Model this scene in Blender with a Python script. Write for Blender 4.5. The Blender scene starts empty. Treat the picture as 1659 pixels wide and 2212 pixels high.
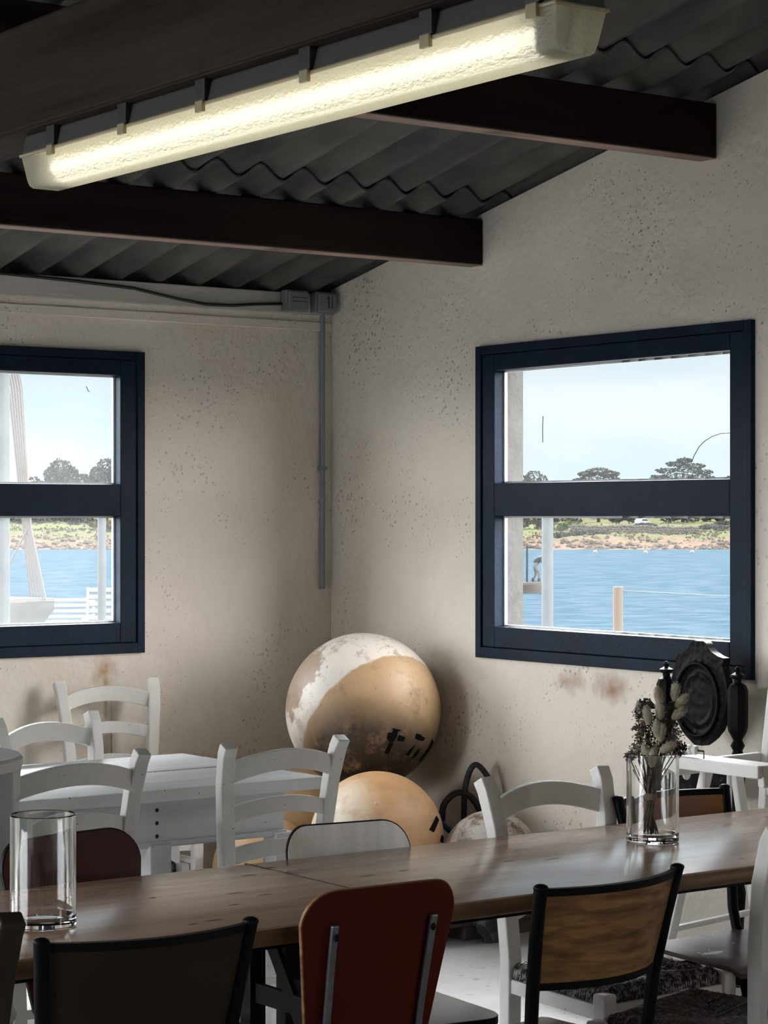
import bpy, bmesh, math, random
from mathutils import Vector, Matrix, noise
random.seed(7)
SC = bpy.context.scene
COL = SC.collection
PI = math.pi
R = math.radians

# ------------------------------------------------------------------ camera
cam_d = bpy.data.cameras.new('camera')
cam = bpy.data.objects.new('camera', cam_d)
COL.objects.link(cam)
cam.location = (-5.2065, -7.5882, 1.5)
cam.rotation_euler = (R(90), 0, R(54.178 - 90))
cam_d.sensor_fit = 'HORIZONTAL'
cam_d.sensor_width = 36.0
cam_d.lens = 36.0 * 4800 / 1659
cam_d.shift_y = 9 / 1659
cam_d.clip_end = 2000
SC.camera = cam

# ------------------------------------------------------------------ sky, daylight, exposure
SC.view_settings.view_transform = 'Standard'
SC.view_settings.look = 'None'
SC.view_settings.gamma = 1
SC.view_settings.use_curve_mapping = False
SC.view_settings.exposure = 0.42
world = bpy.data.worlds.new('sky')
SC.world = world
world.use_nodes = True
wt = world.node_tree
wt.nodes.clear()


def wn(t, **k):
    n = wt.nodes.new(t)
    for a, b in k.items():
        setattr(n, a, b)
    return n


w_tc = wn('ShaderNodeTexCoord')
w_map = wn('ShaderNodeMapping')
w_map.inputs['Scale'].default_value = (1, 1, 6)
w_no = wn('ShaderNodeTexNoise')
w_no.inputs['Scale'].default_value = 5.0
w_no.inputs['Detail'].default_value = 5
w_no.inputs['Roughness'].default_value = 0.5
w_rp = wn('ShaderNodeValToRGB')
w_rp.color_ramp.elements[0].position = 0.40
w_rp.color_ramp.elements[0].color = (0.60, 0.775, 0.86, 1)
w_rp.color_ramp.elements[1].position = 0.66
w_rp.color_ramp.elements[1].color = (0.80, 0.87, 0.90, 1)
w_bg = wn('ShaderNodeBackground')
w_bg.inputs['Strength'].default_value = 0.80
w_out = wn('ShaderNodeOutputWorld')
wt.links.new(w_tc.outputs['Generated'], w_map.inputs['Vector'])
wt.links.new(w_map.outputs['Vector'], w_no.inputs['Vector'])
wt.links.new(w_no.outputs['Fac'], w_rp.inputs['Fac'])
wt.links.new(w_rp.outputs['Color'], w_bg.inputs['Color'])
wt.links.new(w_bg.outputs['Background'], w_out.inputs['Surface'])


def sun(name, toward, strength, angle, color):
    d = bpy.data.lights.new(name, 'SUN')
    d.energy = strength
    d.angle = R(angle)
    d.color = color
    o = bpy.data.objects.new(name, d)
    COL.objects.link(o)
    o.rotation_euler = Vector(toward).to_track_quat('Z', 'Y').to_euler()
    o.location = (3, 3, 9)
    return o


# hazy daylight off a bright veiled sky: from over the bay on the right and from over the left
sun('daylight_right', (1.0, -2.0, 0.45), 26.0, 92, (1.0, 0.97, 0.94))
sun('daylight_left', (-1.0, 0.85, 0.45), 22.5, 100, (0.97, 0.98, 1.0))
sun('daylight_ahead', (1.0, 1.1, 1.45), 26.0, 44, (0.98, 0.98, 1.0))


# ------------------------------------------------------------------ materials
def mat(name, color, rough=0.6, metal=0.0, var=None, var_scale=8.0, var_stretch=(1, 1, 1), var_pos=(0.35, 0.65),
        bump=0.0, bump_scale=60.0, bump_dist=0.01, spec=0.5, specks=None, speck_scale=60, speck_thr=0.13, coat=0.0,
        detail=5.0, pit=0.0, pit_scale=50.0, second=None):
    m = bpy.data.materials.new(name)
    m.use_nodes = True
    nt = m.node_tree
    b = nt.nodes['Principled BSDF']
    b.inputs['Base Color'].default_value = (*color, 1)
    b.inputs['Roughness'].default_value = rough
    b.inputs['Metallic'].default_value = metal
    b.inputs['Specular IOR Level'].default_value = spec
    b.inputs['Coat Weight'].default_value = coat
    b.inputs['Coat Roughness'].default_value = 0.12
    L = nt.links.new
    tc = nt.nodes.new('ShaderNodeTexCoord')
    mp = nt.nodes.new('ShaderNodeMapping')
    mp.inputs['Scale'].default_value = var_stretch
    L(tc.outputs['Object'], mp.inputs['Vector'])
    col = None
    if var:
        n = nt.nodes.new('ShaderNodeTexNoise')
        n.inputs['Scale'].default_value = var_scale
        n.inputs['Detail'].default_value = detail
        n.inputs['Roughness'].default_value = 0.6
        L(mp.outputs['Vector'], n.inputs['Vector'])
        r = nt.nodes.new('ShaderNodeValToRGB')
        r.color_ramp.elements[0].position = var_pos[0]
        r.color_ramp.elements[1].position = var_pos[1]
        r.color_ramp.elements[0].color = (*color, 1)
        r.color_ramp.elements[1].color = (*var, 1)
        L(n.outputs['Fac'], r.inputs['Fac'])
        col = r.outputs['Color']
    if second:
        c2, sc2, st2, thr2 = second
        mp2 = nt.nodes.new('ShaderNodeMapping')
        mp2.inputs['Scale'].default_value = st2
        L(tc.outputs['Object'], mp2.inputs['Vector'])
        n2 = nt.nodes.new('ShaderNodeTexNoise')
        n2.inputs['Scale'].default_value = sc2
        n2.inputs['Detail'].default_value = 6
        L(mp2.outputs['Vector'], n2.inputs['Vector'])
        r2 = nt.nodes.new('ShaderNodeValToRGB')
        r2.color_ramp.elements[0].position = thr2[0]
        r2.color_ramp.elements[1].position = thr2[1]
        L(n2.outputs['Fac'], r2.inputs['Fac'])
        mx2 = nt.nodes.new('ShaderNodeMixRGB')
        mx2.inputs['Color2'].default_value = (*c2, 1)
        mx2.inputs['Color1'].default_value = (*color, 1)
        L(r2.outputs['Color'], mx2.inputs['Fac'])
        if col:
            L(col, mx2.inputs['Color1'])
        col = mx2.outputs['Color']
    if specks:
        v = nt.nodes.new('ShaderNodeTexVoronoi')
        v.inputs['Scale'].default_value = speck_scale
        L(tc.outputs['Object'], v.inputs['Vector'])
        n3 = nt.nodes.new('ShaderNodeTexNoise')
        n3.inputs['Scale'].default_value = 3.0
        L(tc.outputs['Object'], n3.inputs['Vector'])
        ml = nt.nodes.new('ShaderNodeMath')
        ml.operation = 'MULTIPLY'
        ml.inputs[1].default_value = speck_thr * 2
        L(n3.outputs['Fac'], ml.inputs[0])
        lt = nt.nodes.new('ShaderNodeMath')
        lt.operation = 'LESS_THAN'
        L(v.outputs['Distance'], lt.inputs[0])
        L(ml.outputs[0], lt.inputs[1])
        mx = nt.nodes.new('ShaderNodeMixRGB')
        mx.inputs['Color1'].default_value = (*color, 1)
        mx.inputs['Color2'].default_value = (*specks, 1)
        L(lt.outputs[0], mx.inputs['Fac'])
        if col:
            L(col, mx.inputs['Color1'])
        col = mx.outputs['Color']
    if col:
        L(col, b.inputs['Base Color'])
    if bump or pit:
        n = nt.nodes.new('ShaderNodeTexNoise')
        n.inputs['Scale'].default_value = bump_scale
        n.inputs['Detail'].default_value = 6
        L(mp.outputs['Vector'], n.inputs['Vector'])
        bp = nt.nodes.new('ShaderNodeBump')
        bp.inputs['Strength'].default_value = bump
        bp.inputs['Distance'].default_value = bump_dist
        L(n.outputs['Fac'], bp.inputs['Height'])
        last = bp
        if pit:
            v = nt.nodes.new('ShaderNodeTexVoronoi')
            v.inputs['Scale'].default_value = pit_scale
            L(tc.outputs['Object'], v.inputs['Vector'])
            nn = nt.nodes.new('ShaderNodeTexNoise')
            nn.inputs['Scale'].default_value = 2.2
            nn.inputs['Detail'].default_value = 4
            L(tc.outputs['Object'], nn.inputs['Vector'])
            rr = nt.nodes.new('ShaderNodeMapRange')
            rr.inputs['From Min'].default_value = 0.44
            rr.inputs['From Max'].default_value = 0.72
            rr.inputs['To Min'].default_value = 0.06
            rr.inputs['To Max'].default_value = 0.42
            L(nn.outputs['Fac'], rr.inputs['Value'])
            mr = nt.nodes.new('ShaderNodeMath')
            mr.operation = 'MINIMUM'
            L(v.outputs['Distance'], mr.inputs[0])
            L(rr.outputs['Result'], mr.inputs[1])
            b2 = nt.nodes.new('ShaderNodeBump')
            b2.inputs['Strength'].default_value = pit
            b2.inputs['Distance'].default_value = 0.02
            L(mr.outputs[0], b2.inputs['Height'])
            L(bp.outputs['Normal'], b2.inputs['Normal'])
            last = b2
        L(last.outputs['Normal'], b.inputs['Normal'])
    return m


def stain(m, spots):
    """rust and damp stains at given places: (centre, radii, colour, strength)"""
    nt = m.node_tree
    L = nt.links.new
    b = nt.nodes['Principled BSDF']
    col = b.inputs['Base Color'].links[0].from_socket
    tc = nt.nodes.new('ShaderNodeTexCoord')
    n = nt.nodes.new('ShaderNodeTexNoise')
    n.inputs['Scale'].default_value = 22
    n.inputs['Detail'].default_value = 6
    L(tc.outputs['Object'], n.inputs['Vector'])
    for c, r, rgb, k in spots:
        sb = nt.nodes.new('ShaderNodeVectorMath')
        sb.operation = 'SUBTRACT'
        sb.inputs[1].default_value = c
        L(tc.outputs['Object'], sb.inputs[0])
        dv = nt.nodes.new('ShaderNodeVectorMath')
        dv.operation = 'DIVIDE'
        dv.inputs[1].default_value = r
        L(sb.outputs[0], dv.inputs[0])
        ln = nt.nodes.new('ShaderNodeVectorMath')
        ln.operation = 'LENGTH'
        L(dv.outputs[0], ln.inputs[0])
        ad = nt.nodes.new('ShaderNodeMath')
        ad.operation = 'MULTIPLY_ADD'
        ad.inputs[1].default_value = 1.4
        L(n.outputs['Fac'], ad.inputs[0])
        L(ln.outputs['Value'], ad.inputs[2])
        mr = nt.nodes.new('ShaderNodeMapRange')
        mr.inputs['From Min'].default_value = 1.7
        mr.inputs['From Max'].default_value = 0.7
        mr.inputs['To Min'].default_value = 0.0
        mr.inputs['To Max'].default_value = k
        L(ad.outputs[0], mr.inputs['Value'])
        mx = nt.nodes.new('ShaderNodeMixRGB')
        mx.inputs['Color2'].default_value = (*rgb, 1)
        L(mr.outputs[0], mx.inputs['Fac'])
        L(col, mx.inputs['Color1'])
        col = mx.outputs['Color']
    L(col, b.inputs['Base Color'])


def glass_mat(name, tint=(1, 1, 1), veil=0.0):
    """thin window pane: clear with a sky reflection, and a film of salt dust"""
    m = bpy.data.materials.new(name)
    m.use_nodes = True
    nt = m.node_tree
    nt.nodes.clear()
    L = nt.links.new
    out = nt.nodes.new('ShaderNodeOutputMaterial')
    tr = nt.nodes.new('ShaderNodeBsdfTransparent')
    tr.inputs['Color'].default_value = (*tint, 1)
    gl = nt.nodes.new('ShaderNodeBsdfGlossy')
    gl.inputs['Roughness'].default_value = 0.01
    fr = nt.nodes.new('ShaderNodeFresnel')
    fr.inputs['IOR'].default_value = 1.02
    m1 = nt.nodes.new('ShaderNodeMixShader')
    L(fr.outputs[0], m1.inputs[0])
    L(tr.outputs[0], m1.inputs[1])
    L(gl.outputs[0], m1.inputs[2])
    tl = nt.nodes.new('ShaderNodeBsdfTranslucent')
    tl.inputs['Color'].default_value = (0.9, 0.92, 0.94, 1)
    tc = nt.nodes.new('ShaderNodeTexCoord')
    v = nt.nodes.new('ShaderNodeTexNoise')
    v.inputs['Scale'].default_value = 5
    v.inputs['Detail'].default_value = 5
    L(tc.outputs['Object'], v.inputs['Vector'])
    mr = nt.nodes.new('ShaderNodeMapRange')
    mr.inputs['To Min'].default_value = veil * 0.6
    mr.inputs['To Max'].default_value = veil * 1.4
    L(v.outputs['Fac'], mr.inputs['Value'])
    m2 = nt.nodes.new('ShaderNodeMixShader')
    L(mr.outputs[0], m2.inputs[0])
    L(m1.outputs[0], m2.inputs[1])
    L(tl.outputs[0], m2.inputs[2])
    L(m2.outputs[0], out.inputs['Surface'])
    return m


def clear_glass(name):
    m = bpy.data.materials.new(name)
    m.use_nodes = True
    nt = m.node_tree
    b = nt.nodes['Principled BSDF']
    b.inputs['Base Color'].default_value = (0.97, 0.985, 0.98, 1)
    b.inputs['Roughness'].default_value = 0.0
    b.inputs['IOR'].default_value = 1.47
    b.inputs['Transmission Weight'].default_value = 1.0
    return m


def emit_mat(name, color, strength):
    m = bpy.data.materials.new(name)
    m.use_nodes = True
    nt = m.node_tree
    nt.nodes.clear()
    e = nt.nodes.new('ShaderNodeEmission')
    e.inputs['Color'].default_value = (*color, 1)
    e.inputs['Strength'].default_value = strength
    o = nt.nodes.new('ShaderNodeOutputMaterial')
    nt.links.new(e.outputs[0], o.inputs['Surface'])
    return m


def diffuser_mat(name):
    m = bpy.data.materials.new(name)
    m.use_nodes = True
    nt = m.node_tree
    nt.nodes.clear()
    L = nt.links.new
    tl = nt.nodes.new('ShaderNodeBsdfTranslucent')
    tl.inputs['Color'].default_value = (0.92, 0.90, 0.74, 1)
    di = nt.nodes.new('ShaderNodeBsdfDiffuse')
    di.inputs['Color'].default_value = (0.55, 0.53, 0.40, 1)
    gl = nt.nodes.new('ShaderNodeBsdfGlossy')
    gl.inputs['Roughness'].default_value = 0.25
    tc = nt.nodes.new('ShaderNodeTexCoord')
    mp = nt.nodes.new('ShaderNodeMapping')
    mp.inputs['Scale'].default_value = (1, 0.5, 1)
    n = nt.nodes.new('ShaderNodeTexNoise')
    n.inputs['Scale'].default_value = 190
    n.inputs['Detail'].default_value = 3
    L(tc.outputs['Object'], mp.inputs['Vector'])
    L(mp.outputs['Vector'], n.inputs['Vector'])
    bp = nt.nodes.new('ShaderNodeBump')
    bp.inputs['Strength'].default_value = 0.9
    bp.inputs['Distance'].default_value = 0.004
    L(n.outputs['Fac'], bp.inputs['Height'])
    for s in (tl, di, gl):
        L(bp.outputs['Normal'], s.inputs['Normal'])
    rf = nt.nodes.new('ShaderNodeBsdfRefraction')
    rf.inputs['Color'].default_value = (0.97, 0.96, 0.88, 1)
    rf.inputs['IOR'].default_value = 1.25
    rf.inputs['Roughness'].default_value = 0.6
    L(bp.outputs['Normal'], rf.inputs['Normal'])
    m0 = nt.nodes.new('ShaderNodeMixShader')
    m0.inputs[0].default_value = 0.42
    L(tl.outputs[0], m0.inputs[1])
    L(rf.outputs[0], m0.inputs[2])
    m1 = nt.nodes.new('ShaderNodeMixShader')
    m1.inputs[0].default_value = 0.25
    L(m0.outputs[0], m1.inputs[1])
    L(di.outputs[0], m1.inputs[2])
    m2 = nt.nodes.new('ShaderNodeMixShader')
    m2.inputs[0].default_value = 0.05
    L(m1.outputs[0], m2.inputs[1])
    L(gl.outputs[0], m2.inputs[2])
    o = nt.nodes.new('ShaderNodeOutputMaterial')
    L(m2.outputs[0], o.inputs['Surface'])
    return m


M = {}
M['plaster'] = mat('plaster', (0.71, 0.645, 0.56), 0.9, var=(0.78, 0.725, 0.65), var_scale=1.7, bump=0.45, bump_scale=22,
                   bump_dist=0.016, pit=1.0, pit_scale=46, spec=0.2)
stain(M['plaster'], [((-1.06, 0.0, 0.90), (0.07, 0.2, 0.09), (0.42, 0.26, 0.14), 0.8), ((-1.055, 0.0, 0.80), (0.012, 0.2, 0.16), (0.35, 0.20, 0.11), 0.7),
                     ((-1.03, 0.0, 0.58), (0.0035, 0.2, 0.26), (0.22, 0.13, 0.08), 0.95),
                     ((0.0, -1.52, 0.905), (0.2, 0.10, 0.05), (0.36, 0.22, 0.13), 0.75), ((0.0, -1.74, 0.895), (0.2, 0.12, 0.06), (0.33, 0.19, 0.11), 0.85)])
M['plaster_out'] = mat('plaster_out', (0.16, 0.155, 0.148), 0.9, var=(0.20, 0.195, 0.188), var_scale=3, bump=0.4, bump_scale=60, spec=0.2)
M['concrete_floor'] = mat('concrete_floor', (0.40, 0.40, 0.40), 0.65, spec=0.25, var=(0.50, 0.495, 0.49), var_scale=2.5, bump=0.15,
                          bump_scale=40, second=((0.30, 0.29, 0.28), 18, (1, 1, 1), (0.62, 0.72)))
M['fibre_cement'] = mat('fibre_cement', (0.052, 0.055, 0.053), 0.85, var=(0.115, 0.109, 0.094), var_scale=6, var_stretch=(1, 0.3, 1),
                        bump=0.25, bump_scale=120, specks=(0.10, 0.10, 0.10), speck_scale=70, speck_thr=0.10, spec=0.2)
M['dark_timber'] = mat('dark_timber', (0.008, 0.005, 0.0038), 0.8, spec=0.12, var=(0.020, 0.0125, 0.009), var_scale=9, var_stretch=(0.12, 1.6, 1.6),
                       bump=0.4, bump_scale=40, bump_dist=0.004)
M['dark_timber_y'] = mat('dark_timber_y', (0.020, 0.0145, 0.0105), 0.8, spec=0.15, var=(0.050, 0.036, 0.026), var_scale=9, var_stretch=(1.6, 0.12, 1.6),
                         bump=0.6, bump_scale=46, bump_dist=0.004, second=((0.02, 0.016, 0.013), 7, (1, 0.6, 1), (0.6, 0.7)))
M['plate'] = mat('plate', (0.42, 0.41, 0.38), 0.85, var=(0.52, 0.50, 0.46), var_scale=5, var_stretch=(0.2, 1, 1), bump=0.3, bump_scale=40)
M['navy'] = mat('navy', (0.006, 0.013, 0.027), 0.5, var=(0.009, 0.019, 0.038), var_scale=12, bump=0.12, bump_scale=60, spec=0.10)
M['putty'] = mat('putty', (0.70, 0.72, 0.72), 0.7)
M['pane'] = glass_mat('pane', (0.985, 0.99, 0.99), 0.008)
M['dusty_pane'] = glass_mat('dusty_pane', (0.985, 0.99, 0.99), 0.016)
M['strand'] = mat('strand', (0.03, 0.04, 0.06), 0.6)
M['white_paint'] = mat('white_paint', (0.63, 0.62, 0.595), 0.45, spec=0.3, var=(0.69, 0.68, 0.655), var_scale=7, bump=0.08, bump_scale=60,
                       specks=(0.10, 0.08, 0.06), speck_scale=26, speck_thr=0.045)
M['white_wash'] = mat('white_wash', (0.57, 0.59, 0.60), 0.5, spec=0.3, var=(0.68, 0.69, 0.69), var_scale=9, var_stretch=(0.12, 1.8, 1.8),
                      bump=0.25, bump_scale=50, bump_dist=0.004, specks=(0.12, 0.10, 0.09), speck_scale=30, speck_thr=0.06)
M['white_worn'] = mat('white_worn', (0.47, 0.46, 0.44), 0.6, var=(0.54, 0.53, 0.51), var_scale=9, bump=0.1, second=((0.16, 0.11, 0.07), 16, (1, 1, 0.6), (0.64, 0.68)))
M['rush_dark'] = mat('rush_dark', (0.022, 0.021, 0.020), 0.42, var=(0.42, 0.41, 0.39), var_scale=90, var_pos=(0.46, 0.66), detail=2)  # pale end of the ramp puts glints on the strands into the colour
M['rush_brown'] = mat('rush_brown', (0.05, 0.046, 0.04), 0.6, var=(0.22, 0.20, 0.17), var_scale=90, var_pos=(0.45, 0.72), detail=2)
M['brown_wood'] = mat('brown_wood', (0.026, 0.019, 0.014), 0.6, var=(0.045, 0.034, 0.026), var_scale=12, var_stretch=(1, 1, 0.2), spec=0.12)
M['oiled_wood'] = mat('oiled_wood', (0.37, 0.225, 0.155), 0.18, spec=0.45, var=(0.52, 0.36, 0.265), var_scale=7, var_stretch=(0.16, 2.2, 1.0),
                      bump=0.05, bump_scale=30, bump_dist=0.003, second=((0.15, 0.09, 0.065), 6, (0.35, 1.6, 1), (0.60, 0.78)), detail=8)
M['edge_wood'] = mat('edge_wood', (0.16, 0.09, 0.045), 0.5, var=(0.27, 0.165, 0.085), var_scale=9, var_stretch=(0.25, 1, 2),
                     second=((0.05, 0.03, 0.02), 5, (1, 1, 1), (0.62, 0.72)))
M['knot'] = mat('knot', (0.02, 0.014, 0.01), 0.8)
M['black_tube'] = mat('black_tube', (0.0035, 0.0038, 0.0042), 0.45, spec=0.09)
M['black_edge'] = mat('black_edge', (0.004, 0.004, 0.004), 0.5, spec=0.1)
M['chair_ply'] = mat('chair_ply', (0.21, 0.112, 0.045), 0.45, spec=0.15, var=(0.30, 0.168, 0.072), var_scale=14, var_stretch=(0.3, 1, 2.6),
                     second=((0.10, 0.050, 0.021), 22, (0.35, 1, 2.4), (0.44, 0.66)))
M['dark_ply'] = mat('dark_ply', (0.020, 0.0135, 0.009), 0.55, spec=0.10, var=(0.028, 0.019, 0.0125), var_scale=6, var_stretch=(0.5, 1, 1.6))
M['orange_ply'] = mat('orange_ply', (0.35, 0.15, 0.045), 0.35, var=(0.22, 0.085, 0.03), var_scale=7, var_stretch=(0.5, 1, 1.5),
                      second=((0.48, 0.27, 0.13), 8, (1, 1, 1), (0.62, 0.66)))
M['worn_seat'] = mat('worn_seat', (0.048, 0.040, 0.034), 0.5, spec=0.12, var=(0.085, 0.072, 0.062), var_scale=9, var_stretch=(1.5, 0.4, 1),
                     second=((0.55, 0.53, 0.50), 13, (0.8, 1.6, 1), (0.63, 0.65)))
M['red_laminate'] = mat('red_laminate', (0.058, 0.0085, 0.0055), 0.45, var=(0.072, 0.011, 0.007), var_scale=5, spec=0.08)
M['red_vinyl'] = mat('red_vinyl', (0.060, 0.012, 0.010), 0.4, var=(0.072, 0.014, 0.012), var_scale=20, bump=0.25, bump_scale=160, bump_dist=0.001, spec=0.15)
M['grey_laminate'] = mat('grey_laminate', (0.72, 0.71, 0.68), 0.35, var=(0.86, 0.85, 0.82), var_scale=9, var_stretch=(3, 1, 0.35))
M['grey_seat'] = mat('grey_seat', (0.12, 0.124, 0.124), 0.42, spec=0.25, var=(0.15, 0.155, 0.155), var_scale=9)
M['steel'] = mat('steel', (0.17, 0.185, 0.19), 0.42, metal=0.7, var=(0.12, 0.13, 0.13), var_scale=30)
M['black_iron'] = mat('black_iron', (0.006, 0.006, 0.0065), 0.6, spec=0.2)
M['lit_underside_timber'] = mat('lit_underside_timber', (0.20, 0.135, 0.105), 0.8, var=(0.28, 0.20, 0.16), var_scale=7, var_stretch=(0.15, 1.5, 1), bump=0.3, second=((0.08, 0.05, 0.04), 6, (0.4, 1, 1), (0.6, 0.72)))  # paler wood, with light from below put into the colour
M['galv'] = mat('galv', (0.0468, 0.0554, 0.0601), 0.7, var=(0.0562, 0.0647, 0.0686), var_scale=9, spec=0.2)
M['carved'] = mat('carved', (0.004, 0.0038, 0.004), 0.5, var=(0.007, 0.0065, 0.0065), var_scale=30, spec=0.07)
M['render_grey'] = mat('render_grey', (0.0663, 0.0647, 0.0624), 0.9, var=(0.0858, 0.0842, 0.0811), var_scale=20, bump=0.4, bump_scale=60, spec=0.1)
M['drum_paint'] = mat('drum_paint', (0.20, 0.215, 0.21), 0.5, var=(0.25, 0.26, 0.255), var_scale=4, bump=0.05)
M['drum_lid'] = mat('drum_lid', (0.42, 0.41, 0.40), 0.5, var=(0.50, 0.49, 0.47), var_scale=6)
M['pvc'] = mat('pvc', (0.22, 0.25, 0.26), 0.55, var=(0.26, 0.29, 0.30), var_scale=6)
M['box_grey'] = mat('box_grey', (0.19, 0.22, 0.22), 0.5)
M['cable'] = mat('cable', (0.012, 0.012, 0.013), 0.5)
M['lamp_base'] = mat('lamp_base', (0.085, 0.085, 0.078), 0.55, spec=0.2)
M['lamp_clip'] = mat('lamp_clip', (0.40, 0.34, 0.20), 0.4)
M['lamp_clip_dark'] = mat('lamp_clip_dark', (0.03, 0.03, 0.028), 0.5)
M['tube_glow'] = emit_mat('tube_glow', (1.0, 0.96, 0.84), 2.1)
M['diffuser'] = diffuser_mat('diffuser')
M['glass'] = clear_glass('glass')
M['stem'] = mat('stem', (0.045, 0.030, 0.018), 0.8, var=(0.10, 0.07, 0.04), var_scale=40)
M['tie'] = mat('tie', (0.16, 0.12, 0.08), 0.8)
M['bunny'] = mat('bunny', (0.20, 0.17, 0.125), 0.9, var=(0.32, 0.28, 0.22), var_scale=60)
M['bunny_fur'] = mat('bunny_fur', (0.42, 0.375, 0.30), 0.9)
M['dried'] = mat('dried', (0.065, 0.05, 0.035), 0.9, var=(0.17, 0.13, 0.09), var_scale=50)
M['dried_dark'] = mat('dried_dark', (0.03, 0.022, 0.018), 0.9)
M['dried_pale'] = mat('dried_pale', (0.22, 0.20, 0.17), 0.9)
M['pallet'] = mat('pallet', (0.07, 0.06, 0.05), 0.85, var=(0.12, 0.10, 0.085), var_scale=8, var_stretch=(0.2, 1, 1), bump=0.3)
M['stump'] = mat('stump', (0.03, 0.028, 0.025), 0.9, var=(0.10, 0.09, 0.08), var_scale=14, bump=0.6, bump_scale=30)
M['rubber'] = mat('rubber', (0.010, 0.010, 0.011), 0.6)
M['blue_rope'] = mat('blue_rope', (0.012, 0.045, 0.14), 0.7, bump=0.5, bump_scale=200)
M['stencil'] = mat('stencil', (0.004, 0.004, 0.004), 0.7, spec=0.1)
M['water'] = mat('water', (0.0129, 0.0265, 0.0382), 0.9, var=(0.0234, 0.0390, 0.0499), var_scale=0.75, var_pos=(0.36, 0.62), spec=0.0, detail=3)
M['bunker'] = mat('bunker', (0.3, 0.3, 0.3), 0.8)


def buoy_mat(name, base, patches, grime=None):
    """colour in zones: each patch is (direction, size, colour, raggedness) on the sphere, soft-edged by noise"""
    m = bpy.data.materials.new(name)
    m.use_nodes = True
    nt = m.node_tree
    L = nt.links.new
    b = nt.nodes['Principled BSDF']
    b.inputs['Roughness'].default_value = 0.5
    tc = nt.nodes.new('ShaderNodeTexCoord')
    n = nt.nodes.new('ShaderNodeTexNoise')
    n.inputs['Scale'].default_value = 14
    n.inputs['Detail'].default_value = 7
    n.inputs['Roughness'].default_value = 0.65
    L(tc.outputs['Object'], n.inputs['Vector'])
    n0 = nt.nodes.new('ShaderNodeTexNoise')
    n0.inputs['Scale'].default_value = 3.5
    n0.inputs['Detail'].default_value = 5
    L(tc.outputs['Object'], n0.inputs['Vector'])
    r0 = nt.nodes.new('ShaderNodeValToRGB')
    r0.color_ramp.elements[0].position = 0.35
    r0.color_ramp.elements[1].position = 0.7
    r0.color_ramp.elements[0].color = (*base[0], 1)
    r0.color_ramp.elements[1].color = (*base[1], 1)
    L(n0.outputs['Fac'], r0.inputs['Fac'])
    col = r0.outputs['Color']
    nm = nt.nodes.new('ShaderNodeVectorMath')
    nm.operation = 'NORMALIZE'
    L(tc.outputs['Object'], nm.inputs[0])
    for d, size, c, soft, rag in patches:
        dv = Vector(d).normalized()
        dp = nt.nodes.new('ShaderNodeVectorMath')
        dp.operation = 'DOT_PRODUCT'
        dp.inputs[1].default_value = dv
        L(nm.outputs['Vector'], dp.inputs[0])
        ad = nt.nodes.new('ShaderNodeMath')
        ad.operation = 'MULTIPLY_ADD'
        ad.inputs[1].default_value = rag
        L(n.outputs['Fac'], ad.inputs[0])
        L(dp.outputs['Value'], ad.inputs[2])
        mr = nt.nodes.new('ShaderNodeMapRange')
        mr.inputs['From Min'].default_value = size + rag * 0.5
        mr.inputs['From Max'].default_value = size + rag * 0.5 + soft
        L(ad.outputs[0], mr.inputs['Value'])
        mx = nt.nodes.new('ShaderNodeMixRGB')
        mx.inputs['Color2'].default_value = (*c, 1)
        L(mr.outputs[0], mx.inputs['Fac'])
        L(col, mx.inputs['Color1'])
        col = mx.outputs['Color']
    if grime:
        for gc, gs, g0, g1 in grime:
            v = nt.nodes.new('ShaderNodeTexNoise')
            v.inputs['Scale'].default_value = gs
            v.inputs['Detail'].default_value = 8
            v.inputs['Roughness'].default_value = 0.7
            L(tc.outputs['Object'], v.inputs['Vector'])
            rr = nt.nodes.new('ShaderNodeMapRange')
            rr.inputs['From Min'].default_value = g0
            rr.inputs['From Max'].default_value = g1
            L(v.outputs['Fac'], rr.inputs['Value'])
            mx = nt.nodes.new('ShaderNodeMixRGB')
            mx.inputs['Color2'].default_value = (*gc, 1)
            L(rr.outputs[0], mx.inputs['Fac'])
            L(col, mx.inputs['Color1'])
            col = mx.outputs['Color']
    L(col, b.inputs['Base Color'])
    bp = nt.nodes.new('ShaderNodeBump')
    bp.inputs['Strength'].default_value = 0.12
    bp.inputs['Distance'].default_value = 0.006
    L(n.outputs['Fac'], bp.inputs['Height'])
    L(bp.outputs['Normal'], b.inputs['Normal'])
    return m


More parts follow.
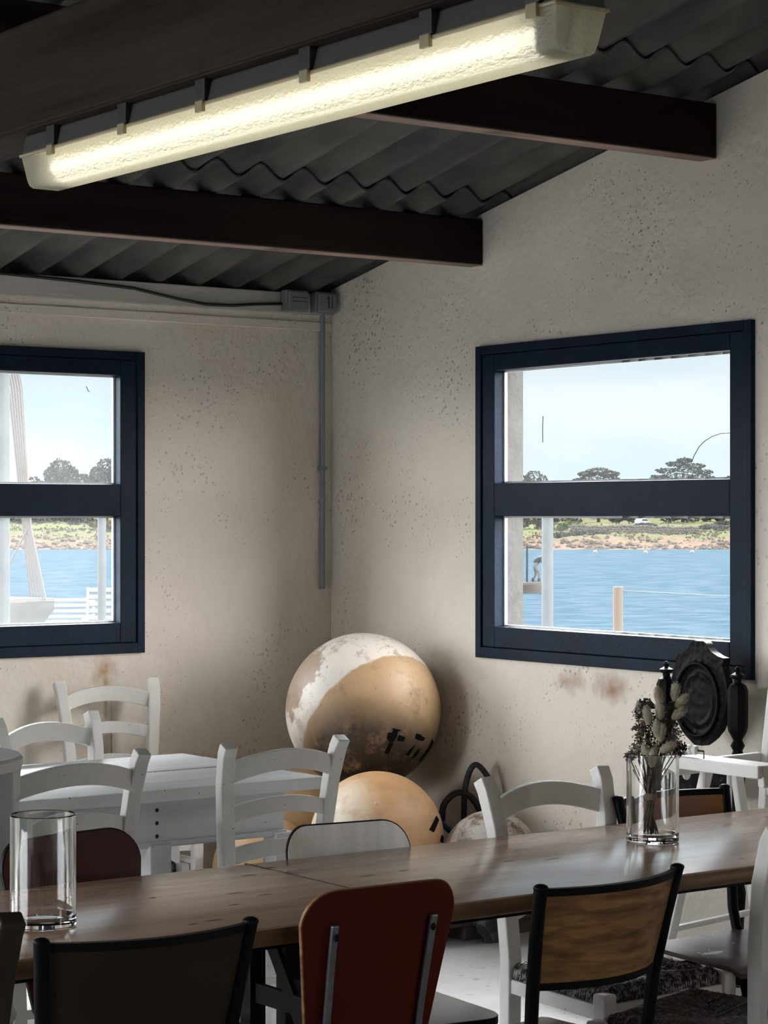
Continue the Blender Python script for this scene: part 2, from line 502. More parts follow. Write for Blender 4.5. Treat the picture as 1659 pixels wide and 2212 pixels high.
# ------------------------------------------------------------------ mesh helpers
class MB:
    def __init__(self):
        self.v = []
        self.f = []

    def add(self, vs, fs):
        k = len(self.v)
        self.v += [tuple(p) for p in vs]
        self.f += [tuple(i + k for i in f) for f in fs]
        return self

    def box(self, lo, hi):
        x0, y0, z0 = lo
        x1, y1, z1 = hi
        return self.add([(x0, y0, z0), (x1, y0, z0), (x1, y1, z0), (x0, y1, z0), (x0, y0, z1), (x1, y0, z1), (x1, y1, z1), (x0, y1, z1)],
                        [(0, 3, 2, 1), (4, 5, 6, 7), (0, 1, 5, 4), (1, 2, 6, 5), (2, 3, 7, 6), (3, 0, 4, 7)])

    def sweep(self, pts, w, h, side=None, scale=None):
        """rectangular section w (along side) x h, swept along pts"""
        pts = [Vector(p) for p in pts]
        n = len(pts)
        vs = []
        for i, p in enumerate(pts):
            t = (pts[min(i + 1, n - 1)] - pts[max(i - 1, 0)]).normalized()
            s = Vector(side) if side else Vector((0, 0, 1)).cross(t)
            if s.length < 1e-5:
                s = Vector((1, 0, 0))
            s = (s - t * s.dot(t)).normalized()
            u = t.cross(s).normalized()
            k = scale[i] if scale else 1.0
            a, b = s * (w * k / 2), u * (h * k / 2)
            vs += [p - a - b, p + a - b, p + a + b, p - a + b]
        fs = [(3, 2, 1, 0), (4 * n - 4, 4 * n - 3, 4 * n - 2, 4 * n - 1)]
        for i in range(n - 1):
            o = 4 * i
            for k in range(4):
                fs.append((o + k, o + (k + 1) % 4, o + 4 + (k + 1) % 4, o + 4 + k))
        return self.add(vs, fs)

    def tube(self, pts, r, segs=8, closed=False, radii=None):
        pts = [Vector(p) for p in pts]
        n = len(pts)
        vs = []
        up = Vector((0, 0, 1))
        t0 = (pts[1] - pts[0]).normalized()
        ref = up if abs(t0.dot(up)) < 0.9 else Vector((1, 0, 0))
        s = (ref - t0 * ref.dot(t0)).normalized()
        for i, p in enumerate(pts):
            if closed:
                t = (pts[(i + 1) % n] - pts[i - 1]).normalized()
            else:
                t = (pts[min(i + 1, n - 1)] - pts[max(i - 1, 0)]).normalized()
            s = (s - t * s.dot(t)).normalized()
            u = t.cross(s)
            rr = radii[i] if radii else r
            for k in range(segs):
                a = 2 * PI * k / segs
                vs.append(p + s * (rr * math.cos(a)) + u * (rr * math.sin(a)))
        fs = []
        for i in range(n if closed else n - 1):
            o, q = i * segs, ((i + 1) % n) * segs
            for k in range(segs):
                fs.append((o + k, o + (k + 1) % segs, q + (k + 1) % segs, q + k))
        if not closed:
            fs.append(tuple(range(segs))[::-1])
            fs.append(tuple((n - 1) * segs + k for k in range(segs)))
        return self.add(vs, fs)

    def lathe(self, prof, segs=24, c=(0, 0, 0), cap=True):
        cx, cy, cz = c
        vs = []
        for r, z in prof:
            for k in range(segs):
                a = 2 * PI * k / segs
                vs.append((cx + r * math.cos(a), cy + r * math.sin(a), cz + z))
        fs = []
        n = len(prof)
        for i in range(n - 1):
            for k in range(segs):
                fs.append((i * segs + k, i * segs + (k + 1) % segs, (i + 1) * segs + (k + 1) % segs, (i + 1) * segs + k))
        if cap:
            fs.append(tuple(range(segs))[::-1])
            fs.append(tuple((n - 1) * segs + k for k in range(segs)))
        return self.add(vs, fs)

    def ball(self, c, r, segs=16, rings=10, sc=(1, 1, 1), rot=None, disp=None):
        c = Vector(c)
        vs = []
        for i in range(rings + 1):
            th = PI * i / rings
            for k in range(segs):
                a = 2 * PI * k / segs
                d = Vector((math.sin(th) * math.cos(a), math.sin(th) * math.sin(a), math.cos(th)))
                rr = r * (disp(d) if disp else 1.0)
                p = Vector((d.x * sc[0], d.y * sc[1], d.z * sc[2])) * rr
                if rot:
                    p = rot @ p
                vs.append(c + p)
        fs = []
        for i in range(rings):
            for k in range(segs):
                a, b = i * segs + k, i * segs + (k + 1) % segs
                q, w = (i + 1) * segs + (k + 1) % segs, (i + 1) * segs + k
                if i == 0:
                    fs.append((a, w, q))
                elif i == rings - 1:
                    fs.append((a, w, b))
                else:
                    fs.append((a, w, q, b))
        return self.add(vs, fs)

    def prism(self, poly, f0, f1):
        """poly: list of 2-d points; f0, f1 map a 2-d point to 3-d (two faces)"""
        n = len(poly)
        vs = [f0(p) for p in poly] + [f1(p) for p in poly]
        fs = [tuple(range(n))[::-1], tuple(range(n, 2 * n))]
        for i in range(n):
            j = (i + 1) % n
            fs.append((i, j, n + j, n + i))
        return self.add(vs, fs)

    def sheet(self, nu, nv, fn, thick=None):
        """grid surface fn(u,v)->Vector; thick(u,v)->offset Vector closes it to a slab"""
        g0 = [[Vector(fn(i / nu, j / nv)) for i in range(nu + 1)] for j in range(nv + 1)]
        vs = [p for row in g0 for p in row]
        W = nu + 1
        fs = [(j * W + i, j * W + i + 1, (j + 1) * W + i + 1, (j + 1) * W + i) for j in range(nv) for i in range(nu)]
        if thick:
            N = len(vs)
            vs += [g0[j][i] + Vector(thick(i / nu, j / nv)) for j in range(nv + 1) for i in range(nu + 1)]
            fs += [tuple(N + q for q in f[::-1]) for f in fs]
            ring = [i for i in range(W)] + [j * W + nu for j in range(1, nv + 1)] + [nv * W + i for i in range(nu - 1, -1, -1)] + [j * W for j in range(nv - 1, 0, -1)]
            for a, b in zip(ring, ring[1:] + ring[:1]):
                fs.append((b, a, N + a, N + b))
        return self.add(vs, fs)

    def build(self, name, m, parent=None, smooth=False, bevel=0.0, loc=None, rot=None, angle=40):
        me = bpy.data.meshes.new(name)
        me.from_pydata([tuple(p) for p in self.v], [], self.f)
        me.materials.append(m if not isinstance(m, str) else M[m])
        bm = bmesh.new()
        bm.from_mesh(me)
        bmesh.ops.recalc_face_normals(bm, faces=bm.faces)
        bm.to_mesh(me)
        bm.free()
        if smooth:
            for p in me.polygons:
                p.use_smooth = True
            if smooth == 'auto':
                me.set_sharp_from_angle(angle=R(angle))
        o = bpy.data.objects.new(name, me)
        COL.objects.link(o)
        if parent:
            o.parent = parent
        if loc:
            o.location = loc
        if rot:
            o.rotation_euler = rot
        if bevel:
            bv = o.modifiers.new('bevel', 'BEVEL')
            bv.width = bevel
            bv.segments = 2
            bv.limit_method = 'ANGLE'
            bv.angle_limit = R(40)
        return o


def tag(o, label, cat, group=None, kind=None):
    if label:
        o['label'] = label
    if cat:
        o['category'] = cat
    if group:
        o['group'] = group
    if kind:
        o['kind'] = kind
    return o


def empty(name, loc=(0, 0, 0), rz=0.0):
    o = bpy.data.objects.new(name, None)
    o.empty_display_size = 0.1
    COL.objects.link(o)
    o.location = loc
    o.rotation_euler = (0, 0, rz)
    return o


def dup(root, loc, rz, label):
    r = root.copy()
    COL.objects.link(r)
    r.location = loc
    r.rotation_euler = (0, 0, rz)
    r['label'] = label
    for ch in list(root.children):
        c = ch.copy()
        COL.objects.link(c)
        c.parent = r
        for g in list(ch.children):
            d = g.copy()
            COL.objects.link(d)
            d.parent = c
    return r


def struct(o):
    o['kind'] = 'structure'
    return o


def swap(root, old, new):
    """repaint a copy: meshes that wear material old get their own mesh with material new"""
    for ch in list(root.children) + [g for c in root.children for g in c.children]:
        if ch.type == 'MESH' and ch.data.materials and ch.data.materials[0] == M[old]:
            ch.data = ch.data.copy()
            ch.data.materials[0] = M[new]


# ------------------------------------------------------------------ room shell
X0, Y0 = -8.6, -10.4          # far ends of the room behind the camera
WT = 0.20                     # wall thickness
EAVE, SLOPE = 2.44, 0.204
RIDGE = 5.2


def roof_z(t):
    return EAVE + SLOPE * (t if t <= RIDGE else 2 * RIDGE - t)


MB().box((X0 - 0.2, Y0 - 0.2, -0.2), (0.2, 0.2, 0.0)).build('floor', 'concrete_floor')
struct(bpy.data.objects['floor'])
WZ0, WZ1, WW = 0.968, 2.139, 1.447
# left wall (along x at y = 0..WT) with the seen window and unseen openings added for fill light
lw = MB()
L_open = [(-2.339, -0.892), (-5.6, -4.15), (-8.3, -6.3)]
xs = [X0 - WT]
for a, b in sorted(L_open):
    xs += [a, b]
xs.append(WT)
for i in range(0, len(xs), 2):
    lw.box((xs[i], 0, 0), (xs[i + 1], WT, 2.40))
for a, b in L_open:
    if b > -6:
        lw.box((a, 0, 0), (b, WT, WZ0))
    lw.box((a, 0, WZ1), (b, WT, 2.40))
struct(lw.build('wall_left', 'plaster'))
# right wall (gable along y at x = 0..WT)
rw = MB()
R_open = [(0.990, 2.437), (8.0, 9.447)]  # the second opening is unseen, added for fill light


def gable(mb, t0, t1, z0, x0, x1, zt=None):
    ts = [t0] + ([RIDGE] if t0 < RIDGE < t1 else []) + [t1]
    poly = [(t0, z0), (t1, z0)] + [(t, (zt if zt else roof_z(t) - 0.005)) for t in reversed(ts)]
    mb.prism(poly, lambda p: (x0, -p[0], p[1]), lambda p: (x1, -p[0], p[1]))


ts = [0.0]
for a, b in R_open:
    ts += [a, b]
ts.append(-Y0)
for i in range(0, len(ts), 2):
    gable(rw, ts[i], ts[i + 1], 0, 0, WT)
for a, b in R_open:
    gable(rw, a, b, 0, 0, WT, WZ0)
    gable(rw, a, b, WZ1, 0, WT)
struct(rw.build('wall_right', 'plaster'))
# walls behind the camera
bw = MB()
bw.box((X0 - WT, Y0 - WT, 0), (WT, Y0, 2.40))
struct(bw.build('wall_back', 'plaster'))
sw = MB()
gable(sw, 0, 1.2, 0, X0 - WT, X0)
gable(sw, 1.2, 4.6, 2.42, X0 - WT, X0)  # head over a wide unseen opening, added to let in daylight
gable(sw, 4.6, -Y0, 0, X0 - WT, X0)
struct(sw.build('wall_side', 'plaster'))

# corrugated roof: overlapping sheets, each one a part of the ceiling
ceil_root = empty('ceiling')
struct(ceil_root)
PITCH, AMP = 0.177, 0.0255
NW = 5


def sheet_mesh(t0, t1, dz, lo=0.0):
    mb = MB()
    n = NW * 14 + 7

    def fn(u, v):
        x = u * n / 14 * PITCH
        t = t0 + (t1 - t0) * v
        return (x, -t, EAVE + SLOPE * t + dz - AMP * math.cos(2 * PI * x / PITCH))
    mb.sheet(n, 3, fn, lambda u, v: (0, 0, 0.0065))
    return mb


sheet_rows = [(-0.30, 1.16, 0.0), (0.98, 2.42, 0.018), (2.25, 3.80, 0.036), (3.65, RIDGE, 0.054)]
ncol = 11
for ri, (a, b, dz) in enumerate(sheet_rows):
    first = None
    for c in range(ncol):
        x = -0.885 * (c + 1) + 0.24
        if first is None:
            first = sheet_mesh(a, b, dz).build('roof_sheet', 'fibre_cement', ceil_root, smooth='auto', loc=(x, 0, 0.0015 * (c % 2)))
            first2 = first.data
        else:
            o = first.copy()
            COL.objects.link(o)
            o.location = (x, 0, 0.0015 * (c % 2))
back = MB()
back.sheet(int(9.8 / PITCH * 6), 1, lambda u, v: (0.2 - 9.0 * u, -(RIDGE + v * 5.4), roof_z(RIDGE + v * 5.4) + 0.02 - AMP * math.cos(2 * PI * (0.2 - 9.0 * u) / PITCH)),
           lambda u, v: (0, 0, 0.0065))
o = back.build('roof_sheet', 'fibre_cement', ceil_root, smooth='auto')
o['kind'] = 'stuff'


# purlins along x, tie beam along y
def beam(name, m, lo, hi, label):
    o = MB().box((0, 0, 0.004), (hi[0] - lo[0], hi[1] - lo[1], hi[2] - lo[2])).build(name, m, bevel=0.006, loc=lo)
    MB().box((0, 0.003, 0), (hi[0] - lo[0], hi[1] - lo[1] - 0.003, 0.004)).build('underside', 'lit_underside_timber' if name == 'roof_beam' else m, o)  # roof beams get a paler strip, light from below in its colour
    tag(o, label, 'beam')
    return o


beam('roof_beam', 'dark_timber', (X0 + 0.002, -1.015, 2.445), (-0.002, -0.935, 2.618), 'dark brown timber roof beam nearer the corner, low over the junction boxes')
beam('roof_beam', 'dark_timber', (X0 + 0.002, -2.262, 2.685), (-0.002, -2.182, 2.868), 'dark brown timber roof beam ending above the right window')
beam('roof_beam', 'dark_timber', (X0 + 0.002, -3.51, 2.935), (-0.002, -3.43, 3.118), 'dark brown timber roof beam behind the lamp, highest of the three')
beam('tie_beam', 'dark_timber_y', (-3.38, -10.39, 2.197), (-3.26, -0.002, 2.395), 'rough sawn dark timber tie beam carrying the fluorescent lamp')
# wall plate at the head of the left wall
trim = struct(MB().box((X0, -0.022, 2.327), (0, 0.0, 2.412)).build('trim_1', 'plate', bevel=0.004))
led = struct(MB().box((X0, -0.010, 2.262), (-0.002, 0.0, 2.300)).build('trim_2', 'plaster', bevel=0.004))


# ------------------------------------------------------------------ windows
def make_window(name, loc, rz, strands=(), pane='pane'):
    root = empty(name, loc, rz)
    struct(root)
    W, Z0, Z1 = WW, WZ0, WZ1
    fr = 0.032
    # outer frame, stands a little proud of the wall
    MB().box((0, -0.020, Z0), (fr, 0.06, Z1)).build('frame_stile', 'navy', root, bevel=0.002)
    MB().box((W - fr, -0.020, Z0), (W, 0.06, Z1)).build('frame_stile', 'navy', root, bevel=0.002)
    MB().box((fr, -0.020, Z1 - fr), (W - fr, 0.06, Z1)).build('frame_rail', 'navy', root, bevel=0.002)
    MB().box((fr, -0.020, Z0), (W - fr, 0.06, Z0 + 0.040)).build('frame_rail', 'navy', root, bevel=0.002)
    for lo, hi in (((-0.001, 0.062, Z0), (0.012, WT + 0.004, Z1)), ((W - 0.012, 0.062, Z0), (W + 0.001, WT + 0.004, Z1)), ((0.012, 0.062, Z1 - 0.012), (W - 0.012, WT + 0.004, Z1 + 0.001)), ((0.012, 0.062, Z0 - 0.001), (W - 0.012, WT + 0.02, Z0 + 0.012))):
        MB().box(lo, hi).build('reveal', 'render_grey', root)
    a, b = 0.105, W - 0.105
    z = (1.087, 1.500, 1.623, 2.045)
    # sash
    MB().box((fr + 0.002, -0.012, Z0 + 0.042), (a, 0.05, Z1 - fr - 0.002)).build('sash_stile', 'navy', root, bevel=0.003)
    MB().box((b, -0.012, Z0 + 0.042), (W - fr - 0.002, 0.05, Z1 - fr - 0.002)).build('sash_stile', 'navy', root, bevel=0.003)
    MB().box((a, -0.012, Z0 + 0.042), (b, 0.05, z[0])).build('sash_rail', 'navy', root, bevel=0.003)
    MB().box((a, -0.012, z[1]), (b, 0.05, z[2])).build('sash_rail', 'navy', root, bevel=0.003)
    MB().box((a, -0.012, z[3]), (b, 0.05, Z1 - fr - 0.002)).build('sash_rail', 'navy', root, bevel=0.003)
    for k, (p, q) in enumerate(((z[0], z[1]), (z[2], z[3]))):
        MB().box((a - 0.004, 0.030, p - 0.004), (b + 0.004, 0.034, q + 0.004)).build('pane', pane, root)
        pt = MB()
        e = 0.007
        pt.box((a, 0.034, p), (b, 0.046, p + e)).box((a, 0.034, q - e), (b, 0.046, q))
        pt.box((a, 0.034, p), (a + e, 0.046, q)).box((b - e, 0.034, p), (b, 0.046, q))
        pt.build('putty_line', 'putty', root)
    for pts in strands:
        MB().tube(pts, 0.0016, 5).build('cobweb_strand', 'strand', root)
    return root


make_window('window_1', (-2.339, 0, 0), 0, [[(1.215, 0.028, 2.0), (1.222, 0.028, 1.985), (1.228, 0.028, 1.980)]], 'dusty_pane')
make_window('window_2', (0, -0.990, 0), R(-90),
            [[(0.343, 0.027, 1.866), (0.340, 0.027, 1.82), (0.341, 0.027, 1.770)],
             [(1.121, 0.027, 1.680), (1.135, 0.027, 1.705), (1.158, 0.027, 1.733), (1.185, 0.027, 1.752), (1.221, 0.027, 1.767), (1.26, 0.027, 1.775), (1.307, 0.027, 1.776)]])
make_window('added_window_3', (-5.6, 0, 0), 0)  # unseen window, added so daylight bounces around the room
make_window('added_window_4', (0, -8.0, 0), R(-90))  # unseen window, added to lift the fill light from behind

# ------------------------------------------------------------------ electrics on the left wall
cd = empty('conduit', (-0.052, -0.013, 1.2))
tag(cd, 'thin grey conduit pipe running down the left wall beside the corner', 'pipe')
MB().tube([(0, 0, 0.0), (0, 0, 1.135)], 0.0105, 10).build('pipe', 'pvc', cd, smooth='auto')
MB().box((-0.016, -0.014, 0.49), (0.016, 0.013, 0.505)).build('pipe_clip', 'pvc', cd)
for nm, x0, x1, lab in (('junction_box', -0.263, -0.158, 'grey plastic junction box where the black cable ends'),
                        ('junction_box', -0.120, -0.018, 'grey plastic junction box at the corner above the conduit')):
    r = empty(nm, ((x0 + x1) / 2, -0.022, 2.33))
    tag(r, lab, 'box')
    w = (x1 - x0) / 2
    MB().box((-w, -0.045, 0.003), (w, 0, 0.088)).build('body', 'box_grey', r, bevel=0.004)
    MB().box((-w + 0.006, -0.056, 0.006), (w - 0.006, -0.045, 0.082)).build('cover', 'box_grey', r, bevel=0.004)
    if x1 < -0.1:
        for z in (0.040, 0.056):
            MB().box((-w + 0.022, -0.0575, z), (w - 0.016, -0.0555, z + 0.003)).build('moulded_line', 'lamp_clip_dark', r)
    else:
        MB().box((0.002, -0.0575, 0.02), (0.008, -0.0555, 0.07)).build('moulded_line', 'lamp_clip_dark', r)
        MB().box((0.020, -0.0575, 0.02), (0.024, -0.0555, 0.07)).build('moulded_line', 'lamp_clip_dark', r)
        MB().ball((0.0, -0.057, 0.062), 0.004, 8, 6).build('screw', 'galv', r)
cab = []
for x, z in ((-8.0, 2.41), (-2.2, 2.40), (-1.5, 2.418), (-1.2, 2.408), (-0.95, 2.396), (-0.75, 2.366), (-0.62, 2.352), (-0.5, 2.354), (-0.38, 2.366), (-0.262, 2.374)):
    cab.append((x, -0.030, z - 0.012))
tag(MB().tube(cab, 0.006, 8).build('cable', 'cable', smooth=True), 'black cable sagging along the top of the left wall', 'cable')

# ------------------------------------------------------------------ fluorescent lamp under the tie beam
lamp = empty('fluorescent_lamp', (-3.32, -4.655, 2.10))
tag(lamp, 'lit fluorescent batten lamp with ribbed yellowed diffuser under the tie beam', 'lamp')
HL = 0.755
b = MB()
b.prism([(-0.036, 0.097), (0.036, 0.097), (0.044, 0.060), (-0.044, 0.060)], lambda p: (p[0], -HL, p[1]), lambda p: (p[0], HL, p[1]))
b.build('housing', 'lamp_base', lamp, bevel=0.004)
MB().box((-0.047, -HL - 0.004, 0.056), (0.047, HL + 0.004, 0.0615)).build('rim', 'lamp_clip', lamp, bevel=0.002)
d = MB()
prof = [(-0.0425, 0.056), (-0.040, 0.040), (-0.036, 0.014), (-0.0325, 0.004), (-0.026, 0.0), (0.026, 0.0), (0.0325, 0.004), (0.036, 0.014), (0.040, 0.040), (0.0425, 0.056)]
ny = 2
vs = [(x, -HL + (0.012 * (0.056 - z) / 0.056), z) for x, z in prof] + [(x, HL - (0.012 * (0.056 - z) / 0.056), z) for x, z in prof]
n = len(prof)
fs = [(i, i + 1, n + i + 1, n + i) for i in range(n - 1)] + [tuple(range(n)), tuple(range(n, 2 * n))]
d.add(vs, fs)
d.build('diffuser', 'diffuser', lamp, smooth='auto')
MB().tube([(0, -HL + 0.075, 0.034), (0, HL - 0.075, 0.034)], 0.013, 10).build('tube', 'tube_glow', lamp, smooth='auto')
for s in (-1, 1):
    MB().box((-0.016, s * (HL - 0.055) - 0.012, 0.012), (0.016, s * (HL - 0.055) + 0.012, 0.055)).build('lamp_holder', 'lamp_clip_dark', lamp, bevel=0.003)
for y in (0.645, 0.385, 0.13, -0.17, -0.47, -0.70):
    c = MB().box((-0.050, y - 0.03, 0.063), (-0.0365, y + 0.0, 0.100)).build('clip', 'lamp_clip_dark', lamp, bevel=0.002)
    MB().box((-0.052, y - 0.026, 0.045), (-0.045, y - 0.004, 0.063)).build('clip_hook', 'lamp_clip', c, bevel=0.001)

# ------------------------------------------------------------------ tables


def dining_table(x0, x1, label, legs, braces):
    t = empty('dining_table', ((x0 + x1) / 2, -3.855, 0))
    tag(t, label, 'table')
    cx = (x0 + x1) / 2
    hw = 0.338
    pr = []
    N = 8
    prof = []
    for k in range(N + 1):                      # rounded long edge
        a = -PI / 2 + PI * k / N
        prof.append((hw - 0.017 + 0.017 * math.cos(a), 0.733 + 0.017 * math.sin(a)))
    poly = prof + [(-y, z) for y, z in reversed(prof)]
    MB().prism(poly, lambda p: (x0 - cx, p[0], p[1]), lambda p: (x1 - cx, p[0], p[1])).build('tabletop', 'oiled_wood', t, smooth='auto')
    for s in (-1, 1):
        ed = []
        for k in range(N + 1):
            a = -PI * 0.42 + PI * 0.72 * k / N
            ed.append((s * (hw - 0.017 + 0.0185 * math.cos(a)), 0.733 + 0.0178 * math.sin(a)))
        ed2 = [(s * (hw - 0.018), 0.745), (s * (hw - 0.018), 0.719)]
        MB().prism(ed + ed2, lambda p: (x0 - cx + 0.003, p[0], p[1]), lambda p: (x1 - cx - 0.003, p[0], p[1])).build('edge_band', 'edge_wood', t, smooth='auto')
    MB().box((x0 - cx + 0.12, -0.24, 0.690), (x1 - cx - 0.08, -0.215, 0.716)).box((x0 - cx + 0.12, 0.215, 0.690), (x1 - cx - 0.08, 0.24, 0.716)).build('under_rail', 'black_iron', t)
    for lx in legs:
        for s in (-1, 1):
            MB().box((lx - cx - 0.02, s * 0.225 - 0.02, 0), (lx - cx + 0.02, s * 0.225 + 0.02, 0.705)).build('leg', 'black_iron', t, bevel=0.003)
        MB().sweep([(lx - cx, -0.20, 0.10), (lx - cx, 0.20, 0.10)], 0.03, 0.03).build('cross_bar', 'black_iron', t)
        for za, zb in ((0.70, 0.12), (0.12, 0.70)):
            MB().sweep([(lx - cx, 0.215, za), (lx - cx, -0.215, zb)], 0.012, 0.034, side=(1, 0, 0)).build('brace', 'black_iron', t)
        MB().sweep([(lx - cx, -0.215, 0.50), (lx - cx, 0.215, 0.50)], 0.014, 0.040).build('cross_bar', 'black_iron', t)
    return t


dining_table(-4.66, -2.6428, 'long oiled wooden table under the empty vase, left of the joint', (-2.69, -4.5), [])
dining_table(-2.6372, -0.62, 'long oiled wooden table under the flower vase, right of the joint', (-2.60, -0.75), [])
MB().box((-2.6427 + 1.6286, -0.334, 0.722), (-2.6373 + 1.6286, 0.334, 0.7503)).build('joint_gap', 'knot', bpy.data.objects['dining_table.001'])
# dark dents in the tabletops
for i, (x, y, l) in enumerate([(-2.86, -3.83, .05), (-2.82, -3.88, .04), (-2.93, -3.94, .03), (-3.05, -4.06, .05), (-3.10, -4.07, .025), (-2.72, -3.66, .05),
                               (-2.52, -3.81, .05), (-2.42, -3.80, .03), (-2.63, -3.60, .05), (-2.16, -3.83, .04), (-2.06, -3.86, .05), (-3.02, -3.78, .02), (-1.72, -4.10, .012),
                               (-3.22, -3.73, .02), (-3.30, -3.66, .03)]):
    par = bpy.data.objects['dining_table' if x < -2.64 else 'dining_table.001']
    px = x - par.location.x
    MB().ball((px, y + 3.855, 0.7499), 1.0, 8, 4, sc=(l / 2, 0.004, 0.0006)).build('dent', 'knot', par)


def white_table():
    x0, x1, y0, y1, zt = -3.05, -1.525, -2.19, -1.375, 0.735
    t = empty('white_table', ((x0 + x1) / 2, (y0 + y1) / 2, 0))
    tag(t, 'whitewashed plank table by the left wall with white chairs around it', 'table')
    cx, cy = t.location.x, t.location.y
    nb = 6
    bw_ = (y1 - y0) / nb
    for k in range(nb):
        a = y0 - cy + k * bw_
        o = MB().box((x0 - cx, a + 0.0012, zt - 0.036 + 0.001 * (k % 2)), (x1 - cx, a + bw_ - 0.0012, zt - 0.001 * (k % 3))).build('plank', 'white_wash', t, bevel=0.003)
    hx, hy = (x1 - x0) / 2, (y1 - y0) / 2
    for s in (-1, 1):
        MB().box((-hx + 0.12, s * (hy - 0.075) - 0.012, zt - 0.165), (hx - 0.10, s * (hy - 0.075) + 0.012, zt - 0.037)).build('apron', 'white_wash', t, bevel=0.003)
        MB().box((s * (hx - 0.1) - 0.012, -hy + 0.09, zt - 0.165), (s * (hx - 0.1) + 0.012, hy - 0.09, zt - 0.037)).build('apron', 'white_wash', t, bevel=0.003)
        MB().box((-hx + 0.12, s * (hy - 0.058) - 0.008, zt - 0.170), (hx - 0.10, s * (hy - 0.058) + 0.008, zt - 0.153)).build('apron_bead', 'white_wash', t, bevel=0.003)
    for lx in (-2.055 - cx, -1.635 - cx, -2.93 - cx):
        for s in (-1, 1):
            MB().box((lx - 0.035, s * (hy - 0.075) - 0.035, 0), (lx + 0.035, s * (hy - 0.075) + 0.035, zt - 0.16)).build('leg', 'white_wash', t, bevel=0.004)
    for z in (0.685, 0.648, 0.611):
        MB().ball((-2.055 - cx, -hy + 0.063, z - 0.015), 0.006, 8, 6, sc=(1, 0.4, 1)).build('screw_hole', 'knot', t)
    return t


white_table()

# ------------------------------------------------------------------ chairs


def rail_mb(w, z0, arch, y0, bow, h, th=0.018, n=12, endh=None):
    def row(u):
        x = -w + 2 * w * u
        q = 1 - (x / w) ** 2
        return x, y0 - bow * q, z0 - arch + arch * q
    mb = MB()
    pts = [row(i / n) for i in range(n + 1)]
    vs = []
    for x, y, z in pts:
        vs += [(x, y - th / 2, z - h / 2), (x, y + th / 2, z - h / 2), (x, y + th / 2, z + h / 2), (x, y - th / 2, z + h / 2)]
    fs = [(3, 2, 1, 0), (4 * n, 4 * n + 1, 4 * n + 2, 4 * n + 3)]
    for i in range(n):
        for k in range(4):
            fs.append((4 * i + k, 4 * i + (k + 1) % 4, 4 * i + 4 + (k + 1) % 4, 4 * i + 4 + k))
    return mb.add(vs, fs)


def rush_seat(root, corners, m, z=0.468):
    c = [Vector((x, y, 0)) for x, y in corners]
    ctr = sum(c, Vector()) / 4
    MB().prism(corners, lambda p: (p[0] * 0.97, p[1] * 0.97, z - 0.048), lambda p: (p[0] * 0.97, p[1] * 0.97, z - 0.012)).build('seat', m, root)
    st = MB()
    rnd = random.Random(3)
    for i in range(4):
        A, B = c[i], c[(i + 1) % 4]
        d = B - A
        ln = d.length
        d.normalize()
        nrm = Vector((-d.y, d.x, 0))
        if nrm.dot(ctr - A) < 0:
            nrm = -nrm
        depth = (ctr - (A + B) / 2).dot(nrm)
        cnt = int(ln / 0.0082)
        for k in range(cnt):
            t = (k + 0.5) / cnt
            P = A + (B - A) * t
            reach = depth * min(t, 1 - t) * 2 * 0.97 + 0.004
            j = rnd.uniform(-0.0015, 0.0015)
            skew = d * rnd.uniform(-0.006, 0.006)
            pts = [P + nrm * 0.004 + Vector((0, 0, z - 0.052)), P - nrm * 0.012 + Vector((0, 0, z - 0.034 + j)), P - nrm * 0.006 + Vector((0, 0, z - 0.008 + j)),
                   P + nrm * 0.012 + Vector((0, 0, z + j)), P + skew + nrm * max(reach, 0.014) + Vector((0, 0, z - 0.006 - 0.05 * reach + j))]
            st.tube(pts, 0.0046, 4)
    o = st.build('rush_strands', m, root, smooth=True)
    o['kind'] = 'stuff'


def ladder_chair(m, rush, label):
    root = empty('ladder_back_chair')
    tag(root, label, 'chair')
    for s in (-1, 1):
        MB().sweep([(s * 0.156, -0.215, 0), (s * 0.154, -0.185, 0.30), (s * 0.156, -0.180, 0.45), (s * 0.168, -0.187, 0.62), (s * 0.181, -0.203, 0.76), (s * 0.189, -0.225, 0.845), (s * 0.191, -0.240, 0.872)],
                   0.042, 0.034, side=(1, 0, 0)).build('post', m, root, bevel=0.004)
        MB().box((s * 0.195 - 0.020, 0.160, 0), (s * 0.195 + 0.020, 0.200, 0.430)).build('leg', m, root, bevel=0.006)
        MB().sweep([(s * 0.156, -0.18, 0.385), (s * 0.195, 0.18, 0.385)], 0.022, 0.034).build('seat_rail', m, root, bevel=0.003)
        MB().sweep([(s * 0.155, -0.19, 0.225), (s * 0.195, 0.18, 0.225)], 0.018, 0.022).build('stretcher', m, root, bevel=0.003)
    MB().sweep([(-0.195, 0.18, 0.385), (0.195, 0.18, 0.385)], 0.022, 0.040).build('seat_rail', m, root, bevel=0.003)
    MB().sweep([(-0.156, -0.18, 0.385), (0.156, -0.18, 0.385)], 0.022, 0.034).build('seat_rail', m, root, bevel=0.003)
    MB().sweep([(-0.195, 0.18, 0.28), (0.195, 0.18, 0.28)], 0.018, 0.022).build('stretcher', m, root, bevel=0.003)
    MB().sweep([(-0.155, -0.19, 0.20), (0.155, -0.19, 0.20)], 0.018, 0.022).build('stretcher', m, root, bevel=0.003)
    rail_mb(0.178, 0.824, 0.034, -0.212, 0.030, 0.058).build('back_rail', m, root, bevel=0.003)
    rail_mb(0.166, 0.697, 0.026, -0.190, 0.030, 0.046).build('back_rail', m, root, bevel=0.003)
    rail_mb(0.156, 0.575, 0.022, -0.182, 0.026, 0.046).build('back_rail', m, root, bevel=0.003)
    rush_seat(root, [(-0.150, -0.165), (0.150, -0.165), (0.180, 0.168), (-0.180, 0.168)], rush, 0.438)
    return root


